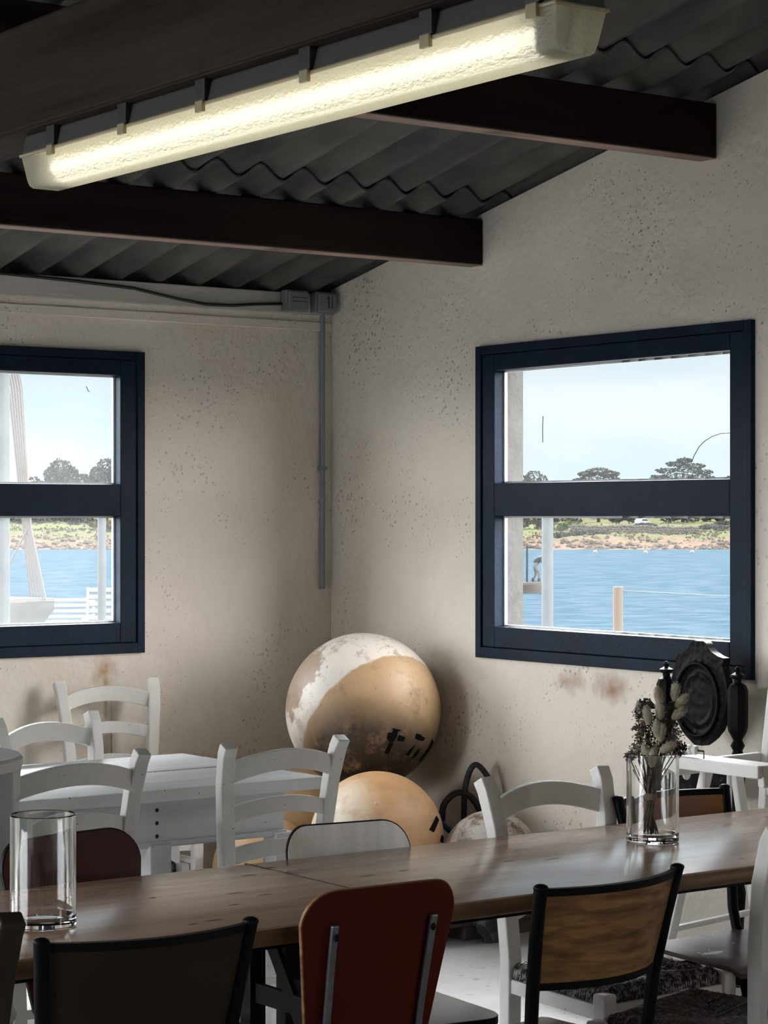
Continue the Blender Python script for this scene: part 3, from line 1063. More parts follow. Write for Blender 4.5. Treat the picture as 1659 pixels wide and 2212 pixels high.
def seat_at(PL, PR, ytop):
    """origin and rotation of a chair whose back-post tops stand at PL, PR (left, right seen from behind)"""
    PL, PR = Vector(PL), Vector(PR)
    u = (PR - PL).normalized()
    mid = (PL + PR) / 2
    fwd = Vector((-u.y, u.x))
    o = mid - fwd * ytop
    return (o.x, o.y, 0), math.atan2(u.y, u.x)


YT = -0.240
ld = ladder_chair('white_paint', 'rush_dark', 'white ladder-back chair before the white table, in front of the big buoy')
loc, rz = seat_at((-1.990, -2.41), (-1.611, -2.40), YT)
ld.location, ld.rotation_euler = loc, (0, 0, rz)
for PL, PR, lab in (((-2.642, -2.40), (-2.252, -2.40), 'white ladder-back chair before the white table, beside the grey drum'),
                    ((-1.796, -1.262), (-2.180, -1.345), 'white ladder-back chair on the far side of the white table'),
                    ((-0.925, -0.118), (-1.285, -0.070), 'white ladder-back chair standing against the left wall under the window'),
                    ((-1.520, -3.405), (-1.912, -3.422), 'white ladder-back chair with dark rush seat tucked under the flower-vase table')):
    loc, rz = seat_at(PL, PR, YT)
    dup(ld, loc, rz, lab)
nr = dup(ld, *seat_at((-1.957, -4.434), (-1.589, -4.325), YT), 'worn white rush-seat chair cut by the right edge, nearest on the right')
swap(nr, 'white_paint', 'white_worn')
swap(nr, 'rush_dark', 'rush_brown')
br = dup(ld, *seat_at((-4.02, -4.36), (-3.645, -4.429), YT), 'dark brown wooden chair at the left edge before the table')
swap(br, 'white_paint', 'brown_wood')


def school_chair(ply, seat, label):
    root = empty('school_chair')
    tag(root, label, 'chair')
    r = 0.0135
    for s in (-1, 1):
        pts = [(s * 0.192, -0.245, 0.800), (s * 0.182, -0.222, 0.70), (s * 0.170, -0.200, 0.58), (s * 0.166, -0.192, 0.50), (s * 0.165, -0.178, 0.450), (s * 0.165, -0.145, 0.416), (s * 0.165, -0.10, 0.408), (s * 0.168, 0.15, 0.408)]
        MB().tube(pts, r, 10).build('back_post', 'black_tube', root, smooth='auto')
        MB().ball((s * 0.192, -0.245, 0.800), r * 1.12, 10, 6, sc=(1, 1, 0.55)).build('post_cap', 'black_edge', root, smooth=True)
        MB().tube([(s * 0.168, 0.15, 0.408), (s * 0.178, 0.168, 0.385), (s * 0.195, 0.20, 0.0)], 0.0115, 10).build('leg', 'black_tube', root, smooth='auto')
        MB().tube([(s * 0.166, -0.09, 0.408), (s * 0.172, -0.12, 0.375), (s * 0.195, -0.22, 0.0)], 0.0115, 10).build('leg', 'black_tube', root, smooth='auto')
    MB().tube([(-0.168, 0.10, 0.402), (0.168, 0.10, 0.402)], 0.009, 8).build('cross_tube', 'black_tube', root, smooth='auto')
    MB().tube([(-0.166, -0.10, 0.402), (0.166, -0.10, 0.402)], 0.009, 8).build('cross_tube', 'black_tube', root, smooth='auto')

    def bp(u, v, e=0.0):
        z = 0.602 - e + (0.792 - 0.602 + 2 * e) * v
        hw = 0.170 + 0.020 * (z - 0.6) / 0.2
        x = (2 * u - 1) * (hw - 0.004)
        y = -0.203 - 0.045 * (z - 0.6) / 0.2 - 0.052 * (1 - (2 * u - 1) ** 2)
        return Vector((x, y, z))
    MB().sheet(16, 4, lambda u, v: bp(u, v), lambda u, v: (0, 0.009, 0)).build('backrest', ply, root, smooth='auto')
    for v0, v1 in ((0.925, 1.0), (0.0, 0.07)):
        MB().sheet(16, 1, lambda u, v: bp(u, v0 + (v1 - v0) * v, 0.006) + Vector((0, -0.003, 0)), lambda u, v: (0, 0.015, 0)).build('edge_trim', 'black_edge', root, smooth='auto')

    def sp(u, v):
        x = (2 * u - 1) * (0.17 + 0.02 * v)
        y = -0.19 + 0.35 * v
        return Vector((x, y, 0.424 + 0.006 * (2 * u - 1) ** 2 - 0.012 * max(0, (v - 0.85) / 0.15) ** 2 + 0.008 * (1 - v) ** 2))
    MB().sheet(12, 14, sp, lambda u, v: (0, 0, 0.011)).build('seat', seat, root, smooth='auto')
    return root


YS = -0.245
sc1 = school_chair('dark_ply', 'dark_ply', 'black tube chair with dark plywood back, front left before the vase table')
loc, rz = seat_at((-3.522, -4.300), (-3.150, -4.337), YS)
sc1.location, sc1.rotation_euler = loc, (0, 0, rz)
sc2 = dup(sc1, *seat_at((-2.531, -4.372), (-2.128, -4.336), YS), 'black tube chair with brown scuffed plywood back, front right')
swap(sc2, 'dark_ply', 'chair_ply')
sc3 = dup(sc1, *seat_at((-1.136, -3.445), (-1.508, -3.462), YS), 'black tube chair with orange wood back behind the flower vase')
for ch in sc3.children:
    if ch.name.startswith('backrest'):
        ch.data = ch.data.copy()
        ch.data.materials[0] = M['orange_ply']
    if ch.name.startswith('seat'):
        ch.data = ch.data.copy()
        ch.data.materials[0] = M['worn_seat']


def shell_chair(back, seat, edge, label, strips=True):
    root = empty('laminate_chair')
    tag(root, label, 'chair')
    # rounded panel outline in (x, z)
    out = []

    def corner(cx, cz, r, a0, a1, n=8):
        for k in range(n + 1):
            a = a0 + (a1 - a0) * k / n
            out.append((cx + r * math.cos(a), cz + r * math.sin(a)))
    corner(0.180 - 0.065, 0.828 - 0.065, 0.065, 0, PI / 2)
    corner(-0.180 + 0.065, 0.828 - 0.065, 0.065, PI / 2, PI)
    corner(-0.138 + 0.03, 0.470 + 0.03, 0.03, PI, 1.5 * PI, 4)
    corner(0.138 - 0.03, 0.470 + 0.03, 0.03, 1.5 * PI, 2 * PI, 4)

    def surf(x, z, off):
        y = -0.185 - 0.075 * max(0.0, (z - 0.47) / 0.36) ** 1.2 - 0.022 * (1 - (x / 0.18) ** 2) + off
        return (x, y, z)
    cen = (0, 0.66)
    rings = (0.0, 0.35, 0.7, 1.0)
    N = len(out)

    def panel(sc_out, o0, o1):
        mb = MB()
        vs, fs = [], []
        for off in (o0, o1):
            for rr in rings[1:]:
                for x, z in out:
                    xx, zz = cen[0] + (x - cen[0]) * rr * sc_out, cen[1] + (z - cen[1]) * rr * sc_out
                    vs.append(surf(xx, zz, off))
            vs.append(surf(cen[0], cen[1], off))
        half = 3 * N + 1
        for h in (0, half):
            for k in range(N):
                k2 = (k + 1) % N
                fs.append((h + 3 * N, h + k, h + k2))
                for r_ in range(2):
                    fs.append((h + r_ * N + k, h + (r_ + 1) * N + k, h + (r_ + 1) * N + k2, h + r_ * N + k2))
        for k in range(N):
            k2 = (k + 1) % N
            fs.append((2 * N + k, half + 2 * N + k, half + 2 * N + k2, 2 * N + k2))
        return mb.add(vs, fs)
    panel(1.0, -0.005, 0.006).build('backrest', back, root, smooth='auto')
    panel(1.014, -0.0035, 0.0045).build('edge_trim', edge, root, smooth='auto')
    for s in (-1, 1):
        pts = []
        for z, x in ((0.765, 0.118), (0.70, 0.116), (0.60, 0.112), (0.52, 0.110), (0.45, 0.110)):
            p = Vector(surf(s * x, max(z, 0.47), -0.012))
            p.z = z
            pts.append(p)
        st = MB().sweep(pts, 0.016, 0.008, side=(1, 0, 0)).build('back_strip', 'steel', root, bevel=0.002)
        for z in (0.742, 0.50):
            p = Vector(surf(s * 0.115, z, -0.018))
            MB().ball(p, 0.007, 8, 6, sc=(1, 0.5, 1)).build('bolt', 'black_tube', st)
        MB().tube([tuple(pts[-1]), (s * 0.11, -0.16, 0.425), (s * 0.12, 0.10, 0.425), (s * 0.14, 0.15, 0.405), (s * 0.18, 0.19, 0.0)], 0.010, 8).build('leg', 'black_tube', root, smooth='auto')
        MB().tube([(s * 0.115, -0.10, 0.425), (s * 0.13, -0.14, 0.40), (s * 0.18, -0.24, 0.0)], 0.010, 8).build('leg', 'black_tube', root, smooth='auto')
    so = []
    for cx, cy, a0 in ((0.19 - 0.06, 0.18 - 0.06, 0), (-0.19 + 0.06, 0.18 - 0.06, 1), (-0.17 + 0.05, -0.185 + 0.05, 2), (0.17 - 0.05, -0.185 + 0.05, 3)):
        for k in range(7):
            a = a0 * PI / 2 + PI / 2 * k / 6
            r_ = 0.06 if a0 < 2 else 0.05
            so.append((cx + r_ * math.cos(a), cy + r_ * math.sin(a)))
    MB().prism(so, lambda p: (p[0], p[1], 0.440), lambda p: (p[0], p[1], 0.456)).build('seat', seat, root)
    MB().prism(so, lambda p: (p[0] * 1.008, p[1] * 1.008, 0.4385), lambda p: (p[0] * 1.008, p[1] * 1.008, 0.4545)).build('edge_trim', edge, root)
    return root


YB = -0.26
sh1 = shell_chair('red_laminate', 'red_laminate', 'black_edge', 'dark red laminate chair seen from behind with two steel strips')
loc, rz = seat_at((-3.005, -4.290), (-2.665, -4.308), YB)
sh1.location, sh1.rotation_euler = loc, (0, 0, rz)
sh1.scale = (0.91, 1, 1)
for ch in sh1.children:
    if ch.name.startswith('edge_trim'):
        ch.data.materials[0] = M['chair_ply']
sh2 = dup(sh1, *seat_at((-2.175, -3.505), (-2.520, -3.455), YB), 'grey wood-grain laminate chair with black edges on the far side of the table')
sh2.scale = (0.85, 1, 0.975)
sh3 = dup(sh1, *seat_at((-2.835, -3.368), (-3.175, -3.428), YB), 'glossy dark red padded chair behind the empty vase')
sh3.scale = (1, 1, 1)
for ch in sh2.children:
    k = ch.name.split('.')[0]
    if k in ('backrest', 'seat', 'edge_trim'):
        ch.data = ch.data.copy()
        ch.data.materials[0] = M[{'backrest': 'grey_laminate', 'seat': 'grey_seat', 'edge_trim': 'black_edge'}[k]]
for ch in sh3.children:
    k = ch.name.split('.')[0]
    if k in ('backrest', 'seat', 'edge_trim'):
        ch.data = ch.data.copy()
        ch.data.materials[0] = M['red_vinyl' if k != 'edge_trim' else 'black_edge']


# grey drum
dr = empty('steel_drum', (-3.035, -2.63, 0))
tag(dr, 'grey steel drum with pale lid at the left edge', 'drum')
MB().lathe([(0.255, 0.0), (0.262, 0.01), (0.255, 0.02), (0.255, 0.29), (0.264, 0.305), (0.255, 0.32), (0.255, 0.58), (0.264, 0.595), (0.255, 0.61), (0.255, 0.895)], 40).build('body', 'drum_paint', dr, smooth='auto')
MB().lathe([(0.270, 0.897), (0.278, 0.905), (0.278, 0.922), (0.272, 0.929), (0.10, 0.930)], 40).build('lid', 'drum_lid', dr, smooth='auto')


# carved dark hall chair against the right wall
def carved_chair():
    t = empty('carved_chair', (-0.26, -2.338, 0), R(90))
    tag(t, 'ornate black carved hall chair with oval back against the right wall', 'chair')
    yb = -0.115
    prof = [(0.755, .015), (0.765, .035), (.785, .065), (.81, .09), (.85, .112), (.89, .126), (.93, .131), (.97, .126), (1.0, .115), (1.02, .106), (1.032, .112), (1.045, .112), (1.05, .085), (1.06, .060), (1.075, .044), (1.088, .036), (1.096, .020)]

    def hw(z):
        for (z0, w0), (z1, w1) in zip(prof, prof[1:]):
            if z0 <= z <= z1:
                return w0 + (w1 - w0) * (z - z0) / (z1 - z0)
        return 0.015

    def carve(x, z):
        r_ = math.hypot(x / 0.105, (z - 0.905) / 0.125)
        a = math.atan2(z - 0.905, x)
        h = 0.012
        if r_ < 1.15:
            h += 0.010 * math.exp(-((r_ - 0.95) / 0.08) ** 2) * (0.7 + 0.3 * math.cos(26 * a)) + 0.007 * math.exp(-((r_ - 0.66) / 0.06) ** 2)
            if r_ < 0.6:
                h += 0.006 * (1 - r_) * (0.5 + 0.5 * noise.noise(Vector((x * 30, z * 30, 2.0))))
        h += 0.0028 * noise.noise(Vector((x * 60, z * 60, 7.0)))
        return h
    NU, NV = 40, 60
    MB().sheet(NU, NV, lambda u, v: ((2 * u - 1) * hw(0.756 + 0.339 * v), yb + carve((2 * u - 1) * hw(0.756 + 0.339 * v), 0.756 + 0.339 * v), 0.756 + 0.339 * v),
               lambda u, v: (0, -0.03, 0)).build('carved_panel', 'carved', t, smooth='auto')
    pts = []
    for k in range(36):
        a = 2 * PI * k / 36
        pts.append((0.098 * math.cos(a), yb + 0.022, 0.905 + 0.118 * math.sin(a)))
    MB().tube(pts, 0.006, 6, closed=True).build('oval_moulding', 'carved', t, smooth=True)
    for s in (-1, 1):
        post = MB()
        post.lathe([(0.019, 0.0), (0.022, 0.03), (0.016, 0.05), (0.020, 0.20), (0.026, 0.30), (0.018, 0.34), (0.024, 0.36), (0.024, 0.48), (0.018, 0.50), (0.022, 0.60), (0.024, 0.70), (0.016, 0.72), (0.021, 0.735), (0.015, 0.752),
                    (0.023, 0.768), (0.014, 0.785), (0.022, 0.800), (0.030, 0.815), (0.033, 0.83), (0.033, 0.945), (0.026, 0.962), (0.012, 0.970), (0.012, 0.980), (0.026, 0.986), (0.024, 0.994), (0.008, 1.002), (0.008, 1.006), (0.011, 1.012), (0.004, 1.020)],
                   8, c=(s * 0.165, yb, 0))
        post.build('turned_post', 'carved', t, smooth='auto', angle=25)
        leg = MB()
        leg.lathe([(0.020, 0.0), (0.026, 0.03), (0.016, 0.055), (0.024, 0.075), (0.018, 0.10), (0.028, 0.22), (0.022, 0.30), (0.017, 0.33), (0.027, 0.35), (0.027, 0.44)], 10, c=(s * 0.19, 0.26, 0))
        leg.build('leg', 'carved', t, smooth='auto')
        MB().sweep([(s * 0.168, yb + 0.01, 0.40), (s * 0.19, 0.26, 0.40)], 0.022, 0.06).build('seat_rail', 'carved', t, bevel=0.003)
    MB().sheet(30, 8, lambda u, v: (-0.145 + 0.29 * u, yb + 0.010 + 0.012 * abs(noise.noise(Vector((u * 9, v * 3, 1)))), 0.60 + 0.014 * math.sin(u * PI * 7) * (1 - v) + 0.095 * v), lambda u, v: (0, -0.025, 0)).build('carved_rail', 'carved', t, smooth='auto')
    MB().box((-0.20, -0.10, 0.43), (0.20, 0.29, 0.462)).build('seat', 'carved', t, bevel=0.006)
    MB().sweep([(-0.19, 0.26, 0.40), (0.19, 0.26, 0.40)], 0.022, 0.06).build('seat_rail', 'carved', t, bevel=0.003)
    return t


carved_chair()


# white high chair at the end of the table, seen past the flowers
def high_chair():
    t = empty('high_chair', (-0.70, -3.20, 0), R(90))
    t.scale = (1, 0.75, 1)     # local +y faces -x, local +x faces +y
    tag(t, 'white wooden high chair with beads on its tray behind the flower vase', 'high chair')
    W = 'white_paint'
    for s in (-1, 1):
        MB().sweep([(s * 0.205, 0.40, 0.0), (s * 0.165, 0.12, 0.80)], 0.024, 0.040, side=(1, 0, 0)).build('leg', W, t, bevel=0.004)
        MB().sweep([(s * 0.205, -0.28, 0.0), (s * 0.165, -0.02, 0.80)], 0.024, 0.040, side=(1, 0, 0)).build('leg', W, t, bevel=0.004)
        MB().sweep([(s * 0.172, 0.30, 0.795), (s * 0.172, -0.16, 0.800)], 0.024, 0.040, side=(1, 0, 0)).build('arm_rest', W, t, bevel=0.006)
        MB().sweep([(s * 0.150, -0.13, 0.50), (s * 0.150, -0.17, 0.84), (s * 0.150, -0.215, 1.06)], 0.028, 0.022, side=(1, 0, 0)).build('back_post', W, t, bevel=0.004)
        MB().tube([(s * 0.150, 0.17, 0.53), (s * 0.150, 0.17, 0.785)], 0.0085, 8).build('spindle', W, t, smooth='auto')
        MB().tube([(s * 0.150, 0.03, 0.53), (s * 0.150, 0.03, 0.785)], 0.0085, 8).build('spindle', W, t, smooth='auto')
        MB().tube([(s * 0.192, 0.305, 0.34), (s * 0.192, -0.19, 0.36)], 0.010, 8).build('rung', W, t, smooth='auto')
        MB().tube([(s * 0.188, 0.20, 0.777), (s * 0.192, 0.20, 0.777)], 0.020, 14).build('hinge_disc', W, t, smooth='auto')
    MB().tube([(-0.19, 0.318, 0.285), (0.19, 0.318, 0.285)], 0.011, 8).build('rung', W, t, smooth='auto')
    MB().tube([(-0.19, -0.20, 0.285), (0.19, -0.20, 0.285)], 0.011, 8).build('rung', W, t, smooth='auto')
    MB().box((-0.165, -0.15, 0.505), (0.165, 0.17, 0.53)).build('seat', W, t, bevel=0.004)
    for z in (0.70, 0.86, 1.0):
        k = (z - 0.5) / 0.56
        MB().box((-0.14, -0.145 - 0.065 * k, z), (0.14, -0.125 - 0.065 * k, z + 0.05)).build('back_slat', W, t, bevel=0.004)
    MB().box((-0.205, 0.15, 0.818), (0.205, 0.36, 0.828)).build('tray', W, t, bevel=0.003)
    for lo, hi in (((-0.215, 0.348, 0.806), (0.215, 0.372, 0.840)), ((-0.215, 0.14, 0.810), (-0.195, 0.348, 0.840)), ((0.195, 0.14, 0.810), (0.215, 0.348, 0.840))):
        MB().box(lo, hi).build('tray_rim', W, t, bevel=0.004)
    wire = MB().tube([(0.02, 0.33, 0.828), (0.02, 0.33, 0.858), (0.18, 0.33, 0.858), (0.18, 0.33, 0.828)], 0.0025, 6).build('bead_wire', 'black_iron', t)
    for k in range(5):
        MB().lathe([(0.005, -0.011), (0.012, -0.007), (0.0135, 0.0), (0.012, 0.007), (0.005, 0.011)], 12).build('bead', W, wire, smooth='auto', loc=(0.055 + k * 0.024, 0.33, 0.858), rot=(0, R(90), 0))
    return t


high_chair()

# ------------------------------------------------------------------ mooring buoys in the corner
CR = Vector((0.81084, -0.58527, 0))     # a direction along the room's diagonal, used to aim colour patches
CF = Vector((0.58527, 0.81084, 0))
CZ = Vector((0, 0, 1))


def dirv(u, v, w=None):
    w = math.sqrt(max(0.0, 1 - u * u - v * v)) if w is None else w
    return CR * u + CZ * v - CF * w


M['buoy_big'] = buoy_mat('buoy_big', ((0.42, 0.265, 0.14), (0.52, 0.36, 0.21)), [
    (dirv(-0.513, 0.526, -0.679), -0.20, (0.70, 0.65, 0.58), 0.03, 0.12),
    (dirv(-0.02, -0.72), 0.44, (0.060, 0.041, 0.026), 0.36, 0.20),  # dark lower patches: stain, with the shade there put into the colour too
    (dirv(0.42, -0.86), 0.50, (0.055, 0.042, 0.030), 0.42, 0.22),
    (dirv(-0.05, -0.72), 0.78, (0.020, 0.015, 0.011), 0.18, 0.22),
    (dirv(-0.88, 0.46), 0.80, (0.36, 0.27, 0.20), 0.05, 0.60)],
    grime=[((0.26, 0.165, 0.10), 13, 0.52, 0.72), ((0.20, 0.13, 0.085), 34, 0.60, 0.70), ((0.03, 0.02, 0.015), 46, 0.70, 0.74)])
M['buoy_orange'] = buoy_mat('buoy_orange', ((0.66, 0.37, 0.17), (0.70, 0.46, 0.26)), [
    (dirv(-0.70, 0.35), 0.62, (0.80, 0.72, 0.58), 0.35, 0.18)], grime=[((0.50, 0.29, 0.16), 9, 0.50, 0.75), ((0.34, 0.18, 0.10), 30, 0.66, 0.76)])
M['buoy_mottled'] = buoy_mat('buoy_mottled', ((0.62, 0.54, 0.44), (0.72, 0.68, 0.62)), [
    (dirv(-0.3, 0.8), 0.6, (0.74, 0.70, 0.64), 0.1, 0.4)], grime=[((0.20, 0.12, 0.07), 11, 0.46, 0.60), ((0.30, 0.22, 0.18), 30, 0.58, 0.66)])
M['buoy_tan'] = buoy_mat('buoy_tan', ((0.46, 0.29, 0.14), (0.54, 0.36, 0.19)), [(dirv(0.35, -0.1), 0.86, (0.06, 0.04, 0.03), 0.1, 0.2)])


def buoy(name, c, r, m, label, marks=(), plug=None):
    t = empty(name, c)
    tag(t, label, 'buoy')
    MB().ball((0, 0, 0), r, 64, 40).build('float_body', m, t, smooth=True)
    for poly in marks:
        mb = MB()
        poly = [((1 - t) * a[0] + t * b[0], (1 - t) * a[1] + t * b[1]) for a, b in zip(poly, poly[1:] + poly[:1]) for t in (0, 0.25, 0.5, 0.75)]
        cu = sum(p[0] for p in poly) / len(poly)
        cv = sum(p[1] for p in poly) / len(poly)

        def P(p, k):
            return dirv(*p) * (r * k)
        n = len(poly)
        vs, fs = [], []
        for k in (0.998, 1.007):
            vs.append(P((cu, cv), k + 0.002))
            vs += [P(p, k) for p in poly]
        for i in range(n):
            j = (i + 1) % n
            fs.append((0, 1 + j, 1 + i))
            fs.append((n + 1, n + 2 + i, n + 2 + j))
            fs.append((1 + i, 1 + j, n + 2 + j, n + 2 + i))
        mb.add(vs, fs).build('stencil_mark', 'stencil', t)
    if plug:
        d_ = dirv(*plug)
        MB().ball(tuple(d_ * (r * 0.995)), 0.009, 10, 8).build('plug', m, t, smooth=True)
    return t


def crop(polys, s, ox, oy, cx, cy, rr):
    return [[((x / s + ox - cx) / rr, -((y / s + oy - cy) / rr)) for x, y in p] for p in polys]


big_marks = crop([[(1010, 965), (1105, 990), (1090, 1005), (1030, 990)],
                  [(1030, 975), (1075, 985), (1060, 1060), (1020, 1120), (985, 1110), (955, 1070), (970, 1010), (1010, 1015)],
                  [(1085, 1040), (1150, 1070), (1130, 1115), (1060, 1100)],
                  [(990, 1120), (1025, 1130), (970, 1245), (930, 1230)],
                  [(1265, 1040), (1300, 1050), (1320, 1070), (1360, 1100), (1330, 1130), (1250, 1090)],
                  [(1250, 1165), (1190, 1215), (1150, 1260), (1185, 1275), (1215, 1230)],
                  [(1290, 1210), (1300, 1240), (1260, 1290), (1210, 1315), (1240, 1270)],
                  [(1435, 1130), (1450, 1170), (1400, 1260), (1320, 1350), (1290, 1365), (1340, 1290), (1400, 1210)]], 4.88, 640, 1360, 785, 1535, 170)
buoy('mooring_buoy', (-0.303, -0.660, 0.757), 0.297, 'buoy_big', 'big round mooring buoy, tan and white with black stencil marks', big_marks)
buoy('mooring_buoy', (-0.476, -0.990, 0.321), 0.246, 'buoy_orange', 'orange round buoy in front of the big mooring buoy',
     [[(0.873, 0.385), (0.914, 0.316), (0.832, 0.172), (0.763, 0.220)], [(0.955, 0.10), (0.985, 0.05), (0.97, -0.03), (0.93, 0.02)]], plug=(0.0, 0.63))
buoy('mooring_buoy', (-0.188, -1.297, 0.257), 0.178, 'buoy_mottled', 'small mottled white and brown buoy behind the white chair')
buoy('mooring_buoy', (-0.750, -0.660, 0.194), 0.194, 'buoy_tan', 'tan buoy on the floor behind the white table')
buoy('mooring_buoy', (-0.355, -0.392, 0.262), 0.262, 'buoy_tan', 'tan buoy hidden in the corner beneath the big mooring buoy')
pal = empty('pallet', (-0.34, -1.10, 0))
tag(pal, 'low dark timber pallet under the orange and mottled buoys', 'pallet')
for k in range(5):
    MB().box((-0.30, -0.30 + k * 0.125, 0.052), (0.30, -0.20 + k * 0.125, 0.072)).build('slat', 'pallet', pal, bevel=0.003)
for k in range(3):
    MB().box((-0.29 + k * 0.25, -0.29, 0.0), (-0.21 + k * 0.25, 0.29, 0.052)).build('bearer', 'pallet', pal, bevel=0.003)
st = MB()
st.ball((0, 0, 0.09), 0.1, 20, 14, sc=(0.8, 0.6, 0.95), disp=lambda d: 0.9 + 0.45 * noise.noise(d * 2.6 + Vector((3, 1, 5))) + 0.15 * noise.noise(d * 8))
o = st.build('driftwood_stump', 'stump', loc=(-0.30, -1.46, 0.0))
tag(o, 'dark gnarled driftwood lump on the floor under the table', 'driftwood')
hp = empty('rope_hoops', (-0.10, -1.08, 0))
tag(hp, 'pair of black hose hoops with blue rope leaning on the right wall', 'hoops')


def arc_pts(pts):
    out = []
    P = [Vector(p) for p in pts]
    for i in range(len(P) - 1):
        a, b, c, d_ = P[max(i - 1, 0)], P[i], P[i + 1], P[min(i + 2, len(P) - 1)]
        for k in range(6):
            t = k / 6
            out.append(0.5 * ((2 * b) + (c - a) * t + (2 * a - 5 * b + 4 * c - d_) * t * t + (3 * b - a - 3 * c + d_) * t ** 3))
    out.append(P[-1])
    return out


MB().tube(arc_pts([(-0.035, 0.012, 0.30), (-0.033, 0.005, 0.49), (-0.006, -0.02, 0.578), (0.040, -0.055, 0.515), (0.07, -0.075, 0.42), (0.08, -0.09, 0.25)]), 0.011, 8).build('hose_hoop', 'rubber', hp, smooth=True)
MB().tube(arc_pts([(-0.103, 0.055, 0.37), (-0.098, 0.05, 0.43), (-0.06, 0.025, 0.472), (-0.02, -0.005, 0.46), (0.01, -0.03, 0.40), (0.02, -0.035, 0.30)]), 0.012, 8).build('hose_hoop', 'rubber', hp, smooth=True)
MB().tube(arc_pts([(-0.10, 0.05, 0.42), (-0.112, 0.055, 0.375), (-0.08, 0.03, 0.33), (-0.03, 0.0, 0.32), (0.0, -0.02, 0.30)]), 0.010, 8).build('blue_rope', 'blue_rope', hp, smooth=True)


# ------------------------------------------------------------------ vases and flowers
def vase(loc, label):
    r0, h, w = 0.0605, 0.205, 0.0042
    prof = [(0.001, 0.0), (r0 - 0.004, 0.0), (r0, 0.004), (r0, h - 0.002), (r0 - w / 2, h), (r0 - w, h - 0.002), (r0 - w, 0.022), (r0 - w - 0.008, 0.015), (0.001, 0.013)]
    o = MB().lathe(prof + [prof[0]], 64, cap=False)
    o.f = [f for f in o.f]
    v = o.build('glass_vase', 'glass', smooth='auto', loc=loc, angle=28)
    tag(v, label, 'vase')
    return v


vase((-3.332, -3.925, 0.7502), 'empty clear glass cylinder vase on the left table')
VX, VY = -1.707, -3.798
vase((VX, VY, 0.7502), 'clear glass cylinder vase holding dried flowers on the right table')
bq = empty('dried_bouquet', (VX, VY, 0.766))
tag(bq, 'tied bunch of dried bunny tail grass and brown flowers in the right vase', 'flowers')
rnd = random.Random(11)
rt, up = CR, CZ
tie = CR * -0.004 + CZ * 0.088
sm = MB()


def stem_to(tip, k=0.0):
    a = rnd.uniform(0, 2 * PI)
    rr = rnd.uniform(0.004, 0.024)
    base = CR * (rr * math.cos(a) - 0.010) + CF * (rr * math.sin(a)) + CZ * rnd.uniform(0.002, 0.012)
    tp = tie + CR * rnd.uniform(-0.009, 0.009) + CF * rnd.uniform(-0.009, 0.009)
    tip = Vector(tip)
    mid = tp.lerp(tip, 0.5) + CR * rnd.uniform(-0.006, 0.006)
    sm.tube([base, tp, mid, tip], 0.0013, 5)


def pos(px, py, depth=0.0):
    """a place in the bunch: px across and py up, in metres from the foot of the vase"""
    return CR * (px + 0.036 * min(1.0, max(0.0, (py - 0.09) / 0.10))) + CZ * py + CF * depth


tails = [(-0.022, 0.318, 0.0, 10), (0.018, 0.328, 0.01, -8), (0.031, 0.308, 0.0, -42), (0.024, 0.281, -0.012, -52), (-0.022, 0.288, -0.02, 5), (-0.050, 0.276, -0.02, 12), (-0.029, 0.245, -0.03, 8),
         (-0.020, 0.238, -0.03, -6), (-0.004, 0.205, -0.03, -58), (-0.052, 0.190, -0.02, 22), (-0.036, 0.180, -0.03, -8), (-0.012, 0.225, 0.02, 0), (0.005, 0.262, 0.02, 10), (-0.060, 0.285, 0.02, 20)]
for (a, b, dpt, ang) in tails:
    c = pos(a, b, dpt)
    ax = Vector(CZ * math.cos(R(ang)) - CR * math.sin(R(ang)))
    q = Vector((0, 0, 1)).rotation_difference(ax).to_matrix()
    core = MB().ball(c, 0.0128, 12, 8, sc=(0.85, 0.85, 1.75), rot=q).build('bunny_tail', 'bunny', bq, smooth=True)
    fur = MB()
    for k in range(220):
        th = math.acos(rnd.uniform(-1, 1))
        f_ = rnd.uniform(0, 2 * PI)
        d_ = Vector((math.sin(th) * math.cos(f_), math.sin(th) * math.sin(f_), math.cos(th)))
        p0 = q @ Vector((d_.x * 0.0105, d_.y * 0.0105, d_.z * 0.0215))
        p1 = q @ (Vector((d_.x * 0.0152, d_.y * 0.0152, d_.z * 0.0245)) + Vector((0, 0, 0.0030)))
        sd = (p1 - p0).cross(Vector((0.3, 0.5, 0.8))).normalized() * 0.00045
        fur.add([c + p0 - sd, c + p0 + sd, c + p1], [(0, 1, 2)])
    o = fur.build('fur', 'bunny_fur', core)
    o['kind'] = 'stuff'
    stem_to(c - ax * 0.015)
clusters = [(-0.062, 0.262, 0.0, 0.020, 'dried'), (-0.068, 0.238, -0.01, 0.018, 'dried'), (-0.040, 0.262, 0.01, 0.022, 'dried'), (-0.010, 0.268, 0.0, 0.021, 'dried'), (0.010, 0.250, 0.0, 0.022, 'dried'), (0.014, 0.232, -0.01, 0.018, 'dried_pale'),
            (-0.045, 0.232, 0.02, 0.024, 'dried_dark'), (-0.012, 0.235, 0.02, 0.026, 'dried_dark'), (-0.060, 0.205, 0.0, 0.020, 'dried'), (-0.075, 0.192, 0.0, 0.016, 'dried_pale'), (-0.030, 0.210, 0.01, 0.024, 'dried_dark'), (0.004, 0.208, 0.02, 0.022, 'dried_dark'),
            (0.016, 0.195, 0.0, 0.018, 'dried'), (0.030, 0.196, 0.01, 0.016, 'dried_dark'), (-0.050, 0.300, 0.01, 0.014, 'dried_dark'), (-0.070, 0.282, 0.0, 0.013, 'dried_pale'), (0.012, 0.290, 0.01, 0.015, 'dried'), (-0.086, 0.180, 0.0, 0.011, 'dried_pale')]
